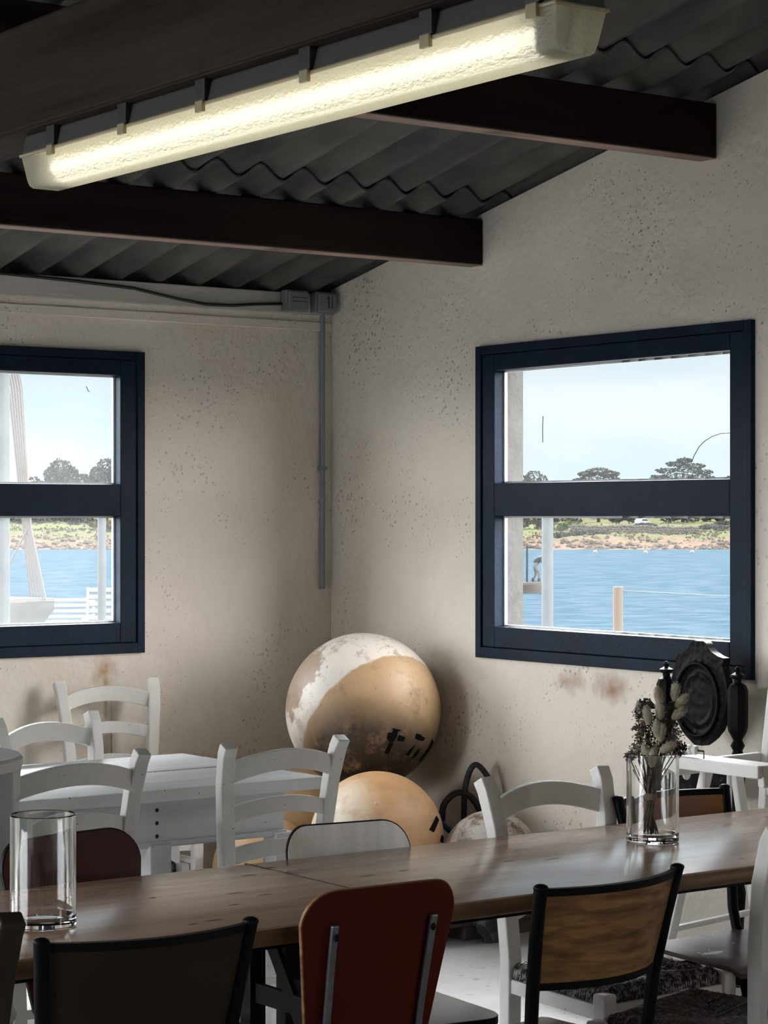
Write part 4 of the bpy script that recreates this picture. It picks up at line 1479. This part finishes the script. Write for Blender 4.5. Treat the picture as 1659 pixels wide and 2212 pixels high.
for (a, b, dpt, r_, m_) in clusters:
    c = pos(a, b, dpt)
    mb = MB()
    for k in range(95):
        d_ = Vector((rnd.gauss(0, 1), rnd.gauss(0, 1), rnd.gauss(0, 1))).normalized() * (r_ * 1.2 * rnd.uniform(0.35, 1.0))
        s_ = rnd.uniform(0.0025, 0.0055)
        ax1 = Vector((rnd.gauss(0, 1), rnd.gauss(0, 1), rnd.gauss(0, 1))).normalized()
        ax2 = ax1.orthogonal().normalized()
        p = c + d_
        mb.add([p - ax1 * s_, p + ax2 * s_ * 0.7, p + ax1 * s_, p - ax2 * s_ * 0.7 + ax1.cross(ax2) * s_ * 0.5], [(0, 1, 2), (0, 2, 3)])
        if k % 3 == 0:
            sd = ax2 * 0.0005
            mb.add([c - sd, c + sd, p], [(0, 1, 2)])
    mb.build('dried_flower', m_, bq)
    stem_to(c)
lf = MB()
lf.add([pos(-0.022, 0.29), pos(-0.040, 0.309, -0.005), pos(-0.060, 0.302, 0.0), pos(-0.066, 0.292, 0.006), pos(-0.045, 0.289, 0.004)], [(0, 1, 2, 3, 4)])
lf.build('dried_leaf', 'dried_dark', bq)
for k in range(26):
    stem_to(tie + CR * rnd.uniform(-0.05, 0.03) + CF * rnd.uniform(-0.03, 0.03) + CZ * rnd.uniform(0.06, 0.13))
sm.tube([pos(-0.020, 0.06), pos(-0.026, 0.09), pos(-0.032, 0.125)], 0.0010, 5)
o = sm.build('stems', 'stem', bq)
o['kind'] = 'stuff'
MB().lathe([(0.0135, -0.007), (0.0150, -0.003), (0.0150, 0.003), (0.0135, 0.007)], 14).build('tie', 'tie', bq, smooth='auto', loc=tuple(tie))

# ------------------------------------------------------------------ outside: terrace, posts, boats, bay, far shore
SEA = -2.3
gr = MB()
gr.box((0.2, -9, -0.25), (8.0, 16, -0.06)).box((-9, 0.2, -0.25), (0.2, 16, -0.06))
struct(gr.build('ground_terrace', 'plaster_out'))
wat = MB()
wat.add([(-300, -300, SEA), (600, -300, SEA), (600, 600, SEA), (-300, 600, SEA)], [(0, 1, 2, 3)])
tag(wat.build('sea_water', 'water'), 'calm blue sea water of the bay outside both windows', 'water', kind='stuff')


def pole(x, y, r, h, m, label, cap=True):
    t = empty('metal_post' if m == 'galv' else 'wooden_post', (x, y, -0.06))
    tag(t, label, 'post')
    MB().tube([(0, 0, 0), (0, 0, h)], r, 16).build('shaft', m, t, smooth='auto')
    MB().box((-r * 2, -r * 2, 0), (r * 2, r * 2, 0.012)).build('base_plate', m, t)
    return t


M['post_wood'] = mat('post_wood', (0.0507, 0.0351, 0.0218), 0.8, var=(0.0663, 0.0484, 0.0328), var_scale=9, var_stretch=(1, 1, 0.15), bump=0.3)
pole(2.210, 1.241, 0.030, 1.60, 'galv', 'grey galvanised post outside the right window')
pole(0.822, 3.476, 0.024, 1.60, 'galv', 'thin grey galvanised post outside the left window by the deck chairs')
pole(-0.300, 2.436, 0.036, 4.0, 'galv', 'tall pale grey post outside at the left edge of the left window')
wp = pole(4.183, 2.901, 0.032, 1.115, 'post_wood', 'short weathered wooden post outside the right window')
MB().tube([(4.20, 2.88, 1.03), (4.9, 2.3, 0.985), (5.7, 1.6, 0.97), (6.8, 0.7, 0.975)], 0.004, 5).build('fence_wire', 'galv')
tag(bpy.data.objects['fence_wire'], 'thin fence wire running right from the wooden post outside', 'wire')

M['white_out'] = mat('white_out', (0.0897, 0.0897, 0.0881), 0.7, spec=0.1)
M['hull_grey'] = mat('hull_grey', (0.0468, 0.0499, 0.0515), 0.8, var=(0.0663, 0.0686, 0.0671), var_scale=5, spec=0.1)
M['rope'] = mat('rope', (0.0741, 0.0663, 0.0608), 0.9)


def deck_chair(loc, rz, label):
    t = empty('deck_chair', loc, rz)
    tag(t, label, 'deck chair')
    W = 'white_out'
    for s in (-1, 1):
        MB().sweep([(s * 0.27, -0.42, 1.06), (s * 0.27, 0.10, 0.30), (s * 0.27, 0.36, 0.0)], 0.03, 0.045, side=(1, 0, 0)).build('back_leg', W, t)
        MB().sweep([(s * 0.24, 0.50, 0.42), (s * 0.24, -0.10, 0.36), (s * 0.24, -0.45, 0.0)], 0.03, 0.045, side=(1, 0, 0)).build('seat_leg', W, t)
        MB().sweep([(s * 0.30, -0.28, 0.66), (s * 0.30, 0.36, 0.60)], 0.05, 0.02, side=(1, 0, 0)).build('arm_rest', W, t)
        MB().sweep([(s * 0.29, 0.30, 0.60), (s * 0.29, 0.34, 0.0)], 0.03, 0.03, side=(1, 0, 0)).build('arm_post', W, t)
    for k in range(7):
        f_ = k / 7
        p = Vector((0, -0.41 + 0.44 * f_, 1.03 - 0.65 * f_))
        MB().sweep([(-0.27, p.y + 0.02, p.z), (0.27, p.y + 0.02, p.z)], 0.016, 0.068, side=(0, 0.83, 0.56)).build('slat', W, t)
    for k in range(5):
        MB().box((-0.25, 0.05 + k * 0.09, 0.385), (0.25, 0.12 + k * 0.09, 0.40)).build('slat', W, t)
    return t


deck_chair((6.07, 13.87, -0.06), R(150), 'white slatted deck chair outside the left window, the lower one beside the boat').scale = (1, 1, 0.62)
deck_chair((5.98, 12.70, -0.06), R(150), 'white slatted deck chair outside the left window, the taller one at the jamb').scale = (1, 1, 0.76)


# small grey boat drawn up outside the left window
def dinghy():
    t = empty('moored_boat', (-0.30, 4.75, -0.06), R(-40))
    tag(t, 'grey beached boat bow with pale rigging outside the left window', 'boat')

    def hull(u, v):
        x = -2.2 + 3.55 * u
        taper = max(0.0, 1 - max(0.0, (u - 0.45) / 0.55) ** 1.8)
        s = 2 * v - 1
        wv = 0.62 * taper
        zb = 0.28 + 0.77 * max(0, (u - 0.5) / 0.5) ** 3
        z = zb + (1.07 - zb) * abs(s) ** 1.6
        return (x, s * wv, z)
    MB().sheet(24, 12, hull, lambda u, v: (0, 0, -0.03)).build('hull', 'hull_grey', t, smooth='auto')
    MB().sheet(20, 2, lambda u, v: (-2.15 + 3.5 * u, (2 * v - 1) * 0.615 * max(0.0, 1 - max(0.0, (u - 0.45) / 0.55) ** 1.8), 1.065), lambda u, v: (0, 0, 0.025)).build('deck', 'white_out', t)
    MB().tube([(0.6, 0, 1.08), (0.6, 0, 5.2)], 0.04, 10).build('mast', 'galv', t, smooth='auto')
    for k in range(6):
        MB().tube([(1.31 - 0.022 * k, 0.02 * (k - 2), 1.08), (1.22 - 0.012 * k, 0.012 * (k - 2), 1.5), (1.17 - 0.018 * k, 0.01 * (k - 3), 2.3), (0.6, 0, 5.0)], 0.006, 5).build('stay_rope', 'rope', t)
    MB().tube([(1.2, 0.0, 1.5), (1.06, 0.05, 1.25), (0.9, 0.12, 1.09)], 0.006, 5).build('stay_rope', 'rope', t)
    MB().box((-1.2, -0.15, 0.0), (-1.0, 0.15, 0.33)).box((0.55, -0.1, 0.0), (0.75, 0.1, 0.50)).build('cradle', 'post_wood', t)
    return t


dinghy()

# work boat with a stooping person
M['boat_paint'] = mat('boat_paint', (0.0585, 0.0515, 0.0437), 0.7, var=(0.0741, 0.0663, 0.0577), var_scale=1, spec=0.2)
M['jacket'] = mat('jacket', (0.010, 0.013, 0.015), 0.9, spec=0.1)
M['trousers'] = mat('trousers', (0.0546, 0.0562, 0.0585), 0.9, spec=0.1)
M['skin'] = mat('skin', (0.09, 0.05, 0.036), 0.6)
M['hair'] = mat('hair', (0.010, 0.008, 0.007), 0.9, spec=0.1)


def work_boat():
    t = empty('work_boat', (63.2, 78.6, SEA), R(-36))
    tag(t, 'small beige work boat on the water outside the right window', 'boat')

    def hull(u, v):
        x = -3.0 + 6.0 * u
        taper = max(0.02, 1 - max(0.0, (u - 0.5) / 0.5) ** 2.0)
        s = 2 * v - 1
        z = -0.15 + (0.62 + 0.12 * u ** 2) * abs(s) ** 0.7
        return (x, s * 1.0 * taper, z)
    MB().sheet(20, 12, hull, lambda u, v: (0, 0, -0.05)).build('hull', 'boat_paint', t, smooth='auto')
    MB().sheet(16, 2, lambda u, v: (-2.95 + 5.85 * u, (2 * v - 1) * 0.93 * max(0.02, 1 - max(0.0, (u - 0.5) / 0.5) ** 2.0), 0.42), lambda u, v: (0, 0, 0.05)).build('deck', 'boat_paint', t)
    MB().tube([(2.05, 0.0, 0.45), (2.05, 0.0, 2.35)], 0.05, 8).build('pole', 'black_tube', t)
    MB().box((1.25, -0.35, 0.47), (1.75, 0.25, 1.25)).build('crate', 'jacket', t, bevel=0.03)
    return t


work_boat()


def skin_body(name, m, joints, edges, root_i, parent=None, sub=2):
    me = bpy.data.meshes.new(name)
    me.from_pydata([j[:3] for j in joints], edges, [])
    me.materials.append(M[m])
    o = bpy.data.objects.new(name, me)
    COL.objects.link(o)
    sk = o.modifiers.new('skin', 'SKIN')
    sv = me.skin_vertices[0].data
    for i, j in enumerate(joints):
        sv[i].radius = (j[3], j[3])
        sv[i].use_root = (i == root_i)
    sk.use_smooth_shade = True
    ss = o.modifiers.new('sub', 'SUBSURF')
    ss.levels = ss.render_levels = sub
    if parent:
        o.parent = parent
    return o


# person: local x = facing (along the boat's deck), standing on z = 0
pe = empty('person', (65.23, 77.24, SEA + 0.47), R(-36))
tag(pe, 'person in dark jacket and pale trousers stooping on the work boat', 'person')
body = skin_body('body', 'trousers', [
    (0, 0, 0.92, 0.15), (0.12, 0, 1.10, 0.15), (0.28, 0, 1.26, 0.15), (0.36, 0, 1.33, 0.075), (0.42, 0, 1.37, 0.06),
    (0, 0.10, 0.86, 0.10), (0.06, 0.13, 0.48, 0.075), (-0.10, 0.14, 0.09, 0.05), (0.03, 0.15, 0.04, 0.045), (0.10, 0.15, 0.03, 0.035),
    (0, -0.10, 0.86, 0.10), (0.22, -0.13, 0.50, 0.075), (0.18, -0.14, 0.09, 0.05), (0.31, -0.15, 0.04, 0.045), (0.38, -0.15, 0.03, 0.035)],
    [(0, 1), (1, 2), (2, 3), (3, 4), (0, 5), (5, 6), (6, 7), (7, 8), (8, 9), (0, 10), (10, 11), (11, 12), (12, 13), (13, 14)], 0, pe)
skin_body('jacket', 'jacket', [
    (-0.02, 0, 0.94, 0.17), (0.12, 0, 1.11, 0.175), (0.27, 0, 1.26, 0.17), (0.34, 0, 1.31, 0.09),
    (0.27, 0.17, 1.25, 0.075), (0.40, 0.22, 1.02, 0.058), (0.56, 0.16, 0.86, 0.045), (0.27, -0.17, 1.25, 0.075), (0.42, -0.22, 1.02, 0.058), (0.58, -0.14, 0.84, 0.045)],
    [(0, 1), (1, 2), (2, 3), (2, 4), (4, 5), (5, 6), (2, 7), (7, 8), (8, 9)], 0, pe)
hd = MB().ball((0.48, 0, 1.41), 0.105, 16, 12, sc=(0.9, 0.78, 1.1)).build('head', 'skin', pe, smooth=True)
MB().ball((0.585, 0, 1.39), 0.02, 8, 6).build('nose', 'skin', hd, smooth=True)
MB().ball((0.465, 0, 1.435), 0.112, 16, 12, sc=(0.88, 0.82, 1.0)).build('hair', 'hair', hd, smooth=True)
for s in (-1, 1):
    hnd = skin_body('hand', 'skin', [(0.57, s * 0.15, 0.85, 0.03), (0.61, s * 0.14, 0.78, 0.035), (0.63, s * 0.12, 0.70, 0.010), (0.64, s * 0.14, 0.69, 0.010), (0.63, s * 0.16, 0.70, 0.010), (0.62, s * 0.175, 0.71, 0.010), (0.64, s * 0.095, 0.75, 0.010)],
                    [(0, 1), (1, 2), (1, 3), (1, 4), (1, 5), (1, 6)], 0, pe, 1)
    MB().ball((0.06 if s > 0 else 0.34, s * 0.15, 0.06), 0.06, 10, 8, sc=(2.0, 0.9, 1.0)).ball((-0.08 if s > 0 else 0.20, s * 0.145, 0.16), 0.075, 10, 8, sc=(1, 1, 2.0)).build('boot', 'jacket', pe, smooth=True)

# mooring floats on the bay
for i, (x, y) in enumerate(((145.8, 164.6), (148.1, 159.5), (153.9, 158.8))):
    o = MB().ball((0, 0, 0.08), 0.24, 12, 8).build('mooring_float', 'white_out', smooth=True, loc=(x, y, SEA))
    tag(o, ('white mooring float on the bay, left of the three', 'white mooring float on the bay, middle of the three', 'white mooring float on the bay, right of the three')[i], 'float')

# far shore: a grassy bank with rocks at the waterline
M['shore'] = None


def shore_mat():
    m = bpy.data.materials.new('shore')
    m.use_nodes = True
    nt = m.node_tree
    L = nt.links.new
    b = nt.nodes['Principled BSDF']
    b.inputs['Roughness'].default_value = 0.95
    b.inputs['Specular IOR Level'].default_value = 0.0
    tc = nt.nodes.new('ShaderNodeTexCoord')
    sp = nt.nodes.new('ShaderNodeSeparateXYZ')
    L(tc.outputs['Object'], sp.inputs[0])
    n = nt.nodes.new('ShaderNodeTexNoise')
    n.inputs['Scale'].default_value = 0.55
    n.inputs['Detail'].default_value = 8
    n.inputs['Roughness'].default_value = 0.62
    mp = nt.nodes.new('ShaderNodeMapping')
    mp.inputs['Scale'].default_value = (1, 1, 4)
    L(tc.outputs['Object'], mp.inputs['Vector'])
    L(mp.outputs['Vector'], n.inputs['Vector'])
    ad = nt.nodes.new('ShaderNodeMath')
    ad.operation = 'MULTIPLY_ADD'
    ad.inputs[1].default_value = 6.0
    L(n.outputs['Fac'], ad.inputs[0])
    L(sp.outputs['Z'], ad.inputs[2])
    r = nt.nodes.new('ShaderNodeValToRGB')
    cr = r.color_ramp
    cr.interpolation = 'LINEAR'
    mr = nt.nodes.new('ShaderNodeMapRange')
    mr.inputs['From Min'].default_value = 0.2
    mr.inputs['From Max'].default_value = 4.9
    L(ad.outputs[0], mr.inputs['Value'])
    L(mr.outputs[0], r.inputs['Fac'])
    cr.elements[0].position = 0.0
    cr.elements[0].color = (0.0273, 0.0250, 0.0218, 1)
    cr.elements[1].position = 1.0
    cr.elements[1].color = (0.0390, 0.0468, 0.0218, 1)
    for p, c in ((0.10, (0.0663, 0.0515, 0.0406, 1)), (0.26, (0.0663, 0.0452, 0.0328, 1)), (0.40, (0.0484, 0.0421, 0.0281, 1)), (0.52, (0.0390, 0.0484, 0.0203, 1)), (0.70, (0.0468, 0.0499, 0.0250, 1)), (0.82, (0.0452, 0.0390, 0.0234, 1))):
        e = cr.elements.new(p)
        e.color = c
    L(r.outputs['Color'], b.inputs['Base Color'])
    return m


M['shore'] = shore_mat()
shore = empty('far_shore', (0, 0, 0), R(54.178 - 90))
CAM = Vector((-5.2065, -7.5882))


def at(lat, dep):
    p = CAM + Vector((CF.x, CF.y)) * dep + Vector((CR.x, CR.y)) * lat
    return p.x, p.y


def land_z(lat, dep):
    u = dep - 253.3 - 2.5 * noise.noise(Vector((lat * 0.06, 0.3, 0.0)))
    prof = [(-8, -0.9), (0, 0.0), (3, 0.45), (8, 1.25), (16, 1.9), (30, 2.5), (60, 3.4), (120, 4.2), (200, 4.8)]
    z = prof[-1][1]
    for (u0, z0), (u1, z1) in zip(prof, prof[1:]):
        if u0 <= u <= u1:
            z = z0 + (z1 - z0) * (u - u0) / (u1 - u0)
            break
    else:
        if u < -8:
            z = -0.9
    rough = 0.35 * min(1, max(0, u / 4)) * (1 if u < 14 else 0.55)
    z += rough * noise.noise(Vector((lat * 0.5, dep * 0.4, 1.0))) + rough * 0.6 * noise.noise(Vector((lat * 1.7, dep * 1.4, 5.0)))
    return SEA + z


lm = MB()
NL, ND = 560, 44
deps = [244 + 0.8 * i for i in range(30)] + [268 + 1.2 * i * (1 + 0.25 * i) for i in range(1, ND - 29 + 6)]
lm_v, lm_f = [], []
for j, dpv in enumerate(deps):
    for i in range(NL + 1):
        lat = -150 + 470 * i / NL
        x, y = at(lat, dpv)
        lm_v.append((x, y, land_z(lat, dpv)))
for j in range(len(deps) - 1):
    for i in range(NL):
        a = j * (NL + 1) + i
        lm_f.append((a, a + 1, a + NL + 2, a + NL + 1))
lm.add(lm_v, lm_f)
bpy.data.objects.remove(shore)
o = lm.build('ground_shore', M['shore'], smooth=True)
o['kind'] = 'structure'

M['leaf_grey'] = mat('leaf_grey', (0.0234, 0.0250, 0.0211), 0.9, var=(0.0328, 0.0343, 0.0289), var_scale=0.6, spec=0.0)
M['leaf_green'] = mat('leaf_green', (0.0156, 0.0218, 0.0156), 0.9, var=(0.0250, 0.0312, 0.0218), var_scale=0.5, spec=0.0)
M['leaf_cypress'] = mat('leaf_cypress', (0.0125, 0.0172, 0.0156), 0.9, var=(0.0218, 0.0265, 0.0226), var_scale=0.5, spec=0.0)
M['leaf_lime'] = mat('leaf_lime', (0.0351, 0.0515, 0.0140), 0.9, var=(0.0468, 0.0624, 0.0203), var_scale=0.7, spec=0.0)
M['leaf_gorse'] = mat('leaf_gorse', (0.0663, 0.0515, 0.0140), 0.9, var=(0.0429, 0.0390, 0.0156), var_scale=0.7, spec=0.0)
M['bark'] = mat('bark', (0.022, 0.019, 0.016), 0.9, spec=0.0)
M['stone'] = mat('stone', (0.0468, 0.0421, 0.0367), 0.9, var=(0.0624, 0.0569, 0.0499), var_scale=2.0, spec=0.0)
M['house_white'] = mat('house_white', (0.0780, 0.0780, 0.0764), 0.8, spec=0.0)
M['slate'] = mat('slate', (0.025, 0.027, 0.031), 0.8, spec=0.0)
M['glass_dark'] = mat('glass_dark', (0.02, 0.025, 0.03), 0.2, spec=0.0)
M['car_paint'] = mat('car_paint', (0.07, 0.085, 0.10), 0.5)


def tufts(mb, c, rad, n, size, rg, flat=1.0):
    for k in range(n):
        d_ = Vector((rg.gauss(0, 1), rg.gauss(0, 1), rg.gauss(0, 1))).normalized()
        rr = rg.uniform(0.55, 1.0) ** 0.5
        p = Vector(c) + Vector((d_.x * rad[0], d_.y * rad[1], d_.z * rad[2])) * rr
        a1 = Vector((rg.gauss(0, 1), rg.gauss(0, 1), rg.gauss(0, 1) * flat)).normalized() * size * rg.uniform(0.6, 1.3)
        a2 = Vector((rg.gauss(0, 1), rg.gauss(0, 1), rg.gauss(0, 1) * flat)).normalized() * size * 0.8
        mb.add([p - a1, p + a2, p + a1, p - a2], [(0, 1, 2, 3)])


def tree(name, lat, dep, ztop, width, blobs, m, label, size=0.35, n=200, trunk=True, flat=1.0, cat='tree', seed=1):
    x, y = at(lat, dep)
    zb = land_z(lat, dep) - 0.2
    t = empty(name, (x, y, zb))
    tag(t, label, cat)
    H = ztop - zb
    rg = random.Random(seed)
    if trunk:
        tr = MB()
        tr.tube([(0, 0, 0), (0.1, 0, H * 0.3), (0, 0.1, H * 0.75)], 0.3, 8, radii=[0.032 * H, 0.024 * H, 0.008 * H])
        tr.build('trunk', 'bark', t, smooth=True)
        brm = MB()
        for (u, z, rx, rz_) in blobs:
            brm.tube([(0, 0, H * 0.35), (CR.x * u * width * 0.5, CR.y * u * width * 0.5, H * (z - 0.04))], 0.1, 5, radii=[0.012 * H, 0.004 * H])
        ob = brm.build('branches', 'bark', t)
        ob['kind'] = 'stuff'
    cr_ = MB()
    for (u, z, rx, rz_) in blobs:
        c = CR * (u * width) + CZ * (z * H) + CF * rg.uniform(-0.12, 0.12) * width
        tufts(cr_, c, (rx * width, rx * width, rz_ * H), n, size, rg, flat)
    ob = cr_.build('foliage', m, t)
    ob['kind'] = 'stuff'
    return t


def lat_of(px, dep):
    return px * dep


rb = [(0, .80, .30, .16), (-.22, .70, .22, .14), (.22, .72, .22, .14), (0, .60, .36, .16), (-.32, .52, .16, .12), (.32, .54, .16, .12)]
cyp = [(0.02, .95, .12, .045), (-.12, .90, .16, .04), (.16, .87, .18, .04), (-.26, .80, .18, .04), (.05, .82, .22, .05), (.32, .78, .16, .04), (-.34, .70, .16, .04), (-.05, .72, .26, .05), (.28, .69, .22, .05), (.42, .62, .12, .04), (0, .60, .36, .06), (-.34, .58, .16, .05)]
flat_ = [(0, .93, .26, .06), (-.22, .88, .2, .05), (.2, .88, .22, .06), (-.38, .76, .14, .05), (0, .80, .38, .08), (.34, .74, .16, .08), (.05, .66, .42, .10)]
wide = [(0, .85, .34, .12), (-.3, .75, .22, .14), (.3, .75, .22, .14), (0, .62, .5, .2), (-.4, .5, .2, .2), (.4, .5, .2, .2)]
tree('bare_bush', 0.0677 * 300, 300, 7.9, 3.6, wide, 'leaf_grey', 'grey leafless tree across the bay, left in the right window', 0.16, 260, seed=2)
tree('cypress_tree', 0.0965 * 300, 300, 8.1, 6.8, flat_, 'leaf_grey', 'flat-topped grey-green cypress across the bay, middle of the right window', 0.22, 320, flat=0.4, seed=3)
tree('cypress_tree', 0.1345 * 300, 300, 9.4, 8.8, cyp, 'leaf_cypress', 'dark layered cypress across the bay, right in the right window', 0.22, 240, flat=0.35, seed=4)
tree('cypress_tree', 0.158 * 300, 300, 7.3, 4.6, cyp, 'leaf_cypress', 'dark cypress at the right jamb of the right window', 0.22, 160, flat=0.35, seed=14)
tree('pine_tree', -0.1455 * 300, 300, 9.6, 5.4, rb, 'leaf_green', 'round pine across the bay, left in the left window', 0.28, 300, seed=5)
tree('pine_tree', -0.1250 * 300, 300, 9.7, 5.0, rb, 'leaf_green', 'round pine across the bay, right in the left window', 0.28, 300, seed=6)
tree('pine_tree', -0.1355 * 305, 305, 7.6, 4.0, rb, 'leaf_grey', 'low grey pine between the two round pines', 0.28, 260, seed=7)
tree('pine_tree', -0.158 * 305, 305, 7.2, 4.0, rb, 'leaf_grey', 'low reddish pine beside the tall grey post', 0.28, 220, seed=8)
BUSH = [(1150, 275, 1.6, 4.2, 'leaf_grey'), (1232, 272, 0.9, 3.0, 'leaf_lime'), (1215, 262, -0.4, 3.2, 'leaf_grey'), (1255, 264, -0.3, 3.0, 'leaf_grey'), (1290, 266, -0.2, 2.8, 'leaf_grey'), (1330, 270, 0.3, 3.0, 'leaf_grey'), (1395, 280, 0.6, 3.0, 'leaf_green'),
                             (1350, 294, 1.7, 4.0, 'leaf_green'), (1470, 298, 1.9, 5.0, 'leaf_green'), (1540, 275, 0.5, 3.6, 'leaf_grey'), (1540, 302, 1.9, 3.0, 'leaf_grey'), (1570, 282, 0.9, 3.0, 'leaf_grey'), (1215, 292, 1.5, 5.0, 'leaf_grey'),
                             (245, 272, 0.9, 3.0, 'leaf_gorse'), (225, 280, 1.0, 3.6, 'leaf_gorse'), (180, 290, 1.4, 4.0, 'leaf_grey'), (130, 296, 1.6, 5.0, 'leaf_green'), (70, 292, 1.4, 5.0, 'leaf_grey'), (40, 296, 1.6, 4.6, 'leaf_green')]
ORD = ['first', 'second', 'third', 'fourth', 'fifth', 'sixth', 'seventh', 'eighth', 'ninth', 'tenth', 'eleventh', 'twelfth', 'thirteenth', 'fourteenth']
count = [0, 0]
for bi, (px, dep, zt, w, m_) in enumerate(sorted(BUSH)):
    kind_ = {'leaf_grey': 'grey-green', 'leaf_lime': 'lime green', 'leaf_green': 'dark green', 'leaf_gorse': 'yellow gorse'}[m_]
    w_ = 1 if px > 700 else 0
    lab = '%s %s bush from the left on the far bank, %s window' % (ORD[count[w_]], kind_, ('left', 'right')[w_])
    count[w_] += 1
    tree('shore_bush', (px - 829.5) / 4800 * dep, dep, zt, w, [(0, .7, .36, .26), (-.3, .5, .24, .3), (.3, .5, .24, .3)], m_, lab, 0.22, 160, trunk=False, cat='bush', seed=20 + bi)

# rocks and scrub along the far waterline
rg = random.Random(9)
rk = MB()
for k in range(900):
    lat = rg.uniform(-60, 60)
    dep = 253.0 + abs(rg.gauss(0, 3.4))
    x, y = at(lat, dep)
    r_ = rg.uniform(0.12, 0.42)
    rk.ball((x, y, land_z(lat, dep) + r_ * 0.2), r_, 6, 4, sc=(1.3, 1.0, 0.7), disp=lambda d: 0.75 + 0.5 * rg.random())
M['rock'] = mat('rock', (0.0351, 0.0289, 0.0242), 0.95, var=(0.0780, 0.0624, 0.0515), var_scale=0.9, spec=0.0)
rk.build('shore_rocks', 'rock', bpy.data.objects['ground_shore'])['kind'] = 'stuff'
sc_ = MB()
for k in range(5200):
    lat = rg.uniform(-60, 60)
    dep = rg.uniform(259, 276) if rg.random() < 0.8 else rg.uniform(276, 296)
    if noise.noise(Vector((lat * 0.22, dep * 0.16, 3.0))) < -0.05:
        continue
    x, y = at(lat, dep)
    tufts(sc_, (x, y, land_z(lat, dep) + 0.12), (0.5, 0.5, 0.2), 2, 0.20, rg)
M['scrub'] = mat('scrub', (0.0265, 0.0281, 0.0172), 0.95, var=(0.0484, 0.0437, 0.0265), var_scale=0.35, spec=0.0)
sc_.build('shore_scrub', 'scrub', bpy.data.objects['ground_shore'])['kind'] = 'stuff'

# dry stone wall on the far bank
sw_ = empty('stone_wall', (*at(0.111 * 268, 268), land_z(0.111 * 268, 268)))
tag(sw_, 'dry stone field wall along the far bank in the right window', 'wall')
rg = random.Random(5)
mb = MB()
for lat_i in range(46):
    for row in range(3):
        lat = 22.5 + lat_i * 0.34 + (0.17 if row % 2 else 0)
        x, y = at(lat, 268)
        z = land_z(lat, 268) + row * 0.28
        p = Vector((x, y, z + 0.15)) - sw_.location
        mb.ball(p + Vector((0, 0, rg.uniform(-0.04, 0.04))), 0.25, 6, 4, sc=(1.0, 0.8, 0.75), disp=lambda d: 0.85 + 0.35 * rg.random())
ob = mb.build('stones', 'stone', sw_)
ob['kind'] = 'stuff'


def house(lat, dep, w, d_, h, label, wins):
    x, y = at(lat, dep)
    t = empty('house', (x, y, land_z(lat, dep) - 0.3), R(54.178 - 90))
    tag(t, label, 'house')
    MB().box((-w / 2, -d_ / 2, 0), (w / 2, d_ / 2, h)).build('wall', 'house_white', t)
    MB().prism([(-d_ / 2 - 0.2, h), (d_ / 2 + 0.2, h), (0, h + 1.6)], lambda p: (-w / 2 - 0.2, p[0], p[1]), lambda p: (w / 2 + 0.2, p[0], p[1])).build('roof', 'slate', t)
    MB().box((w / 2 - 0.9, -0.3, h + 0.9), (w / 2 - 0.3, 0.3, h + 2.3)).build('chimney', 'house_white', t)
    for wx, ww, z0, z1 in wins:
        f_ = MB().box((wx - ww / 2, -d_ / 2 - 0.05, z0), (wx + ww / 2, -d_ / 2 + 0.02, z1)).build('window_opening', 'house_white', t)
        MB().box((wx - ww / 2 + 0.06, -d_ / 2 - 0.07, z0 + 0.06), (wx + ww / 2 - 0.06, -d_ / 2 - 0.04, z1 - 0.06)).build('pane', 'glass_dark', f_)


house(0.0995 * 315, 315, 4.2, 3.4, 1.7, 'white cottage with slate roof across the bay behind the stone wall', [(-1.4, 0.5, 0.5, 1.3), (-0.2, 0.5, 0.1, 1.3), (1.2, 0.5, 0.5, 1.3)])
house(0.1560 * 315, 315, 3.0, 3.0, 1.5, 'white cottage half hidden by trees across the bay at the right jamb', [(-0.6, 0.45, 0.5, 1.2), (0.7, 0.45, 0.5, 1.2)])


def car(lat, dep, label):
    x, y = at(lat, dep)
    z = land_z(lat, dep)
    t = empty('parked_car', (x, y, z), R(15))
    tag(t, label, 'car')
    s = 0.62
    poly = [(-1.9, 0.35), (1.9, 0.35), (1.95, 0.70), (1.2, 0.88), (0.55, 1.38), (-1.2, 1.40), (-1.85, 0.90)]
    MB().prism([(a * s, b * s) for a, b in poly], lambda p: (p[0], -0.8 * s, p[1]), lambda p: (p[0], 0.8 * s, p[1])).build('body', 'car_paint', t, bevel=0.04)
    for sgn in (-1, 1):
        MB().prism([(a * s, b * s) for a, b in [(-1.45, 0.92), (0.95, 0.90), (0.48, 1.30), (-1.15, 1.32)]], lambda p: (p[0], sgn * 0.8 * s, p[1]), lambda p: (p[0], sgn * 0.815 * s, p[1])).build('side_window', 'glass_dark', t)
        for wx in (-1.2, 1.2):
            MB().lathe([(0.32 * s, -0.09), (0.32 * s, 0.09)], 14).build('wheel', 'black_edge', t, loc=(wx * s, sgn * 0.75 * s, 0.32 * s), rot=(R(90), 0, 0))


car(0.1163 * 288, 288, 'pale blue parked car across the bay in the right window')
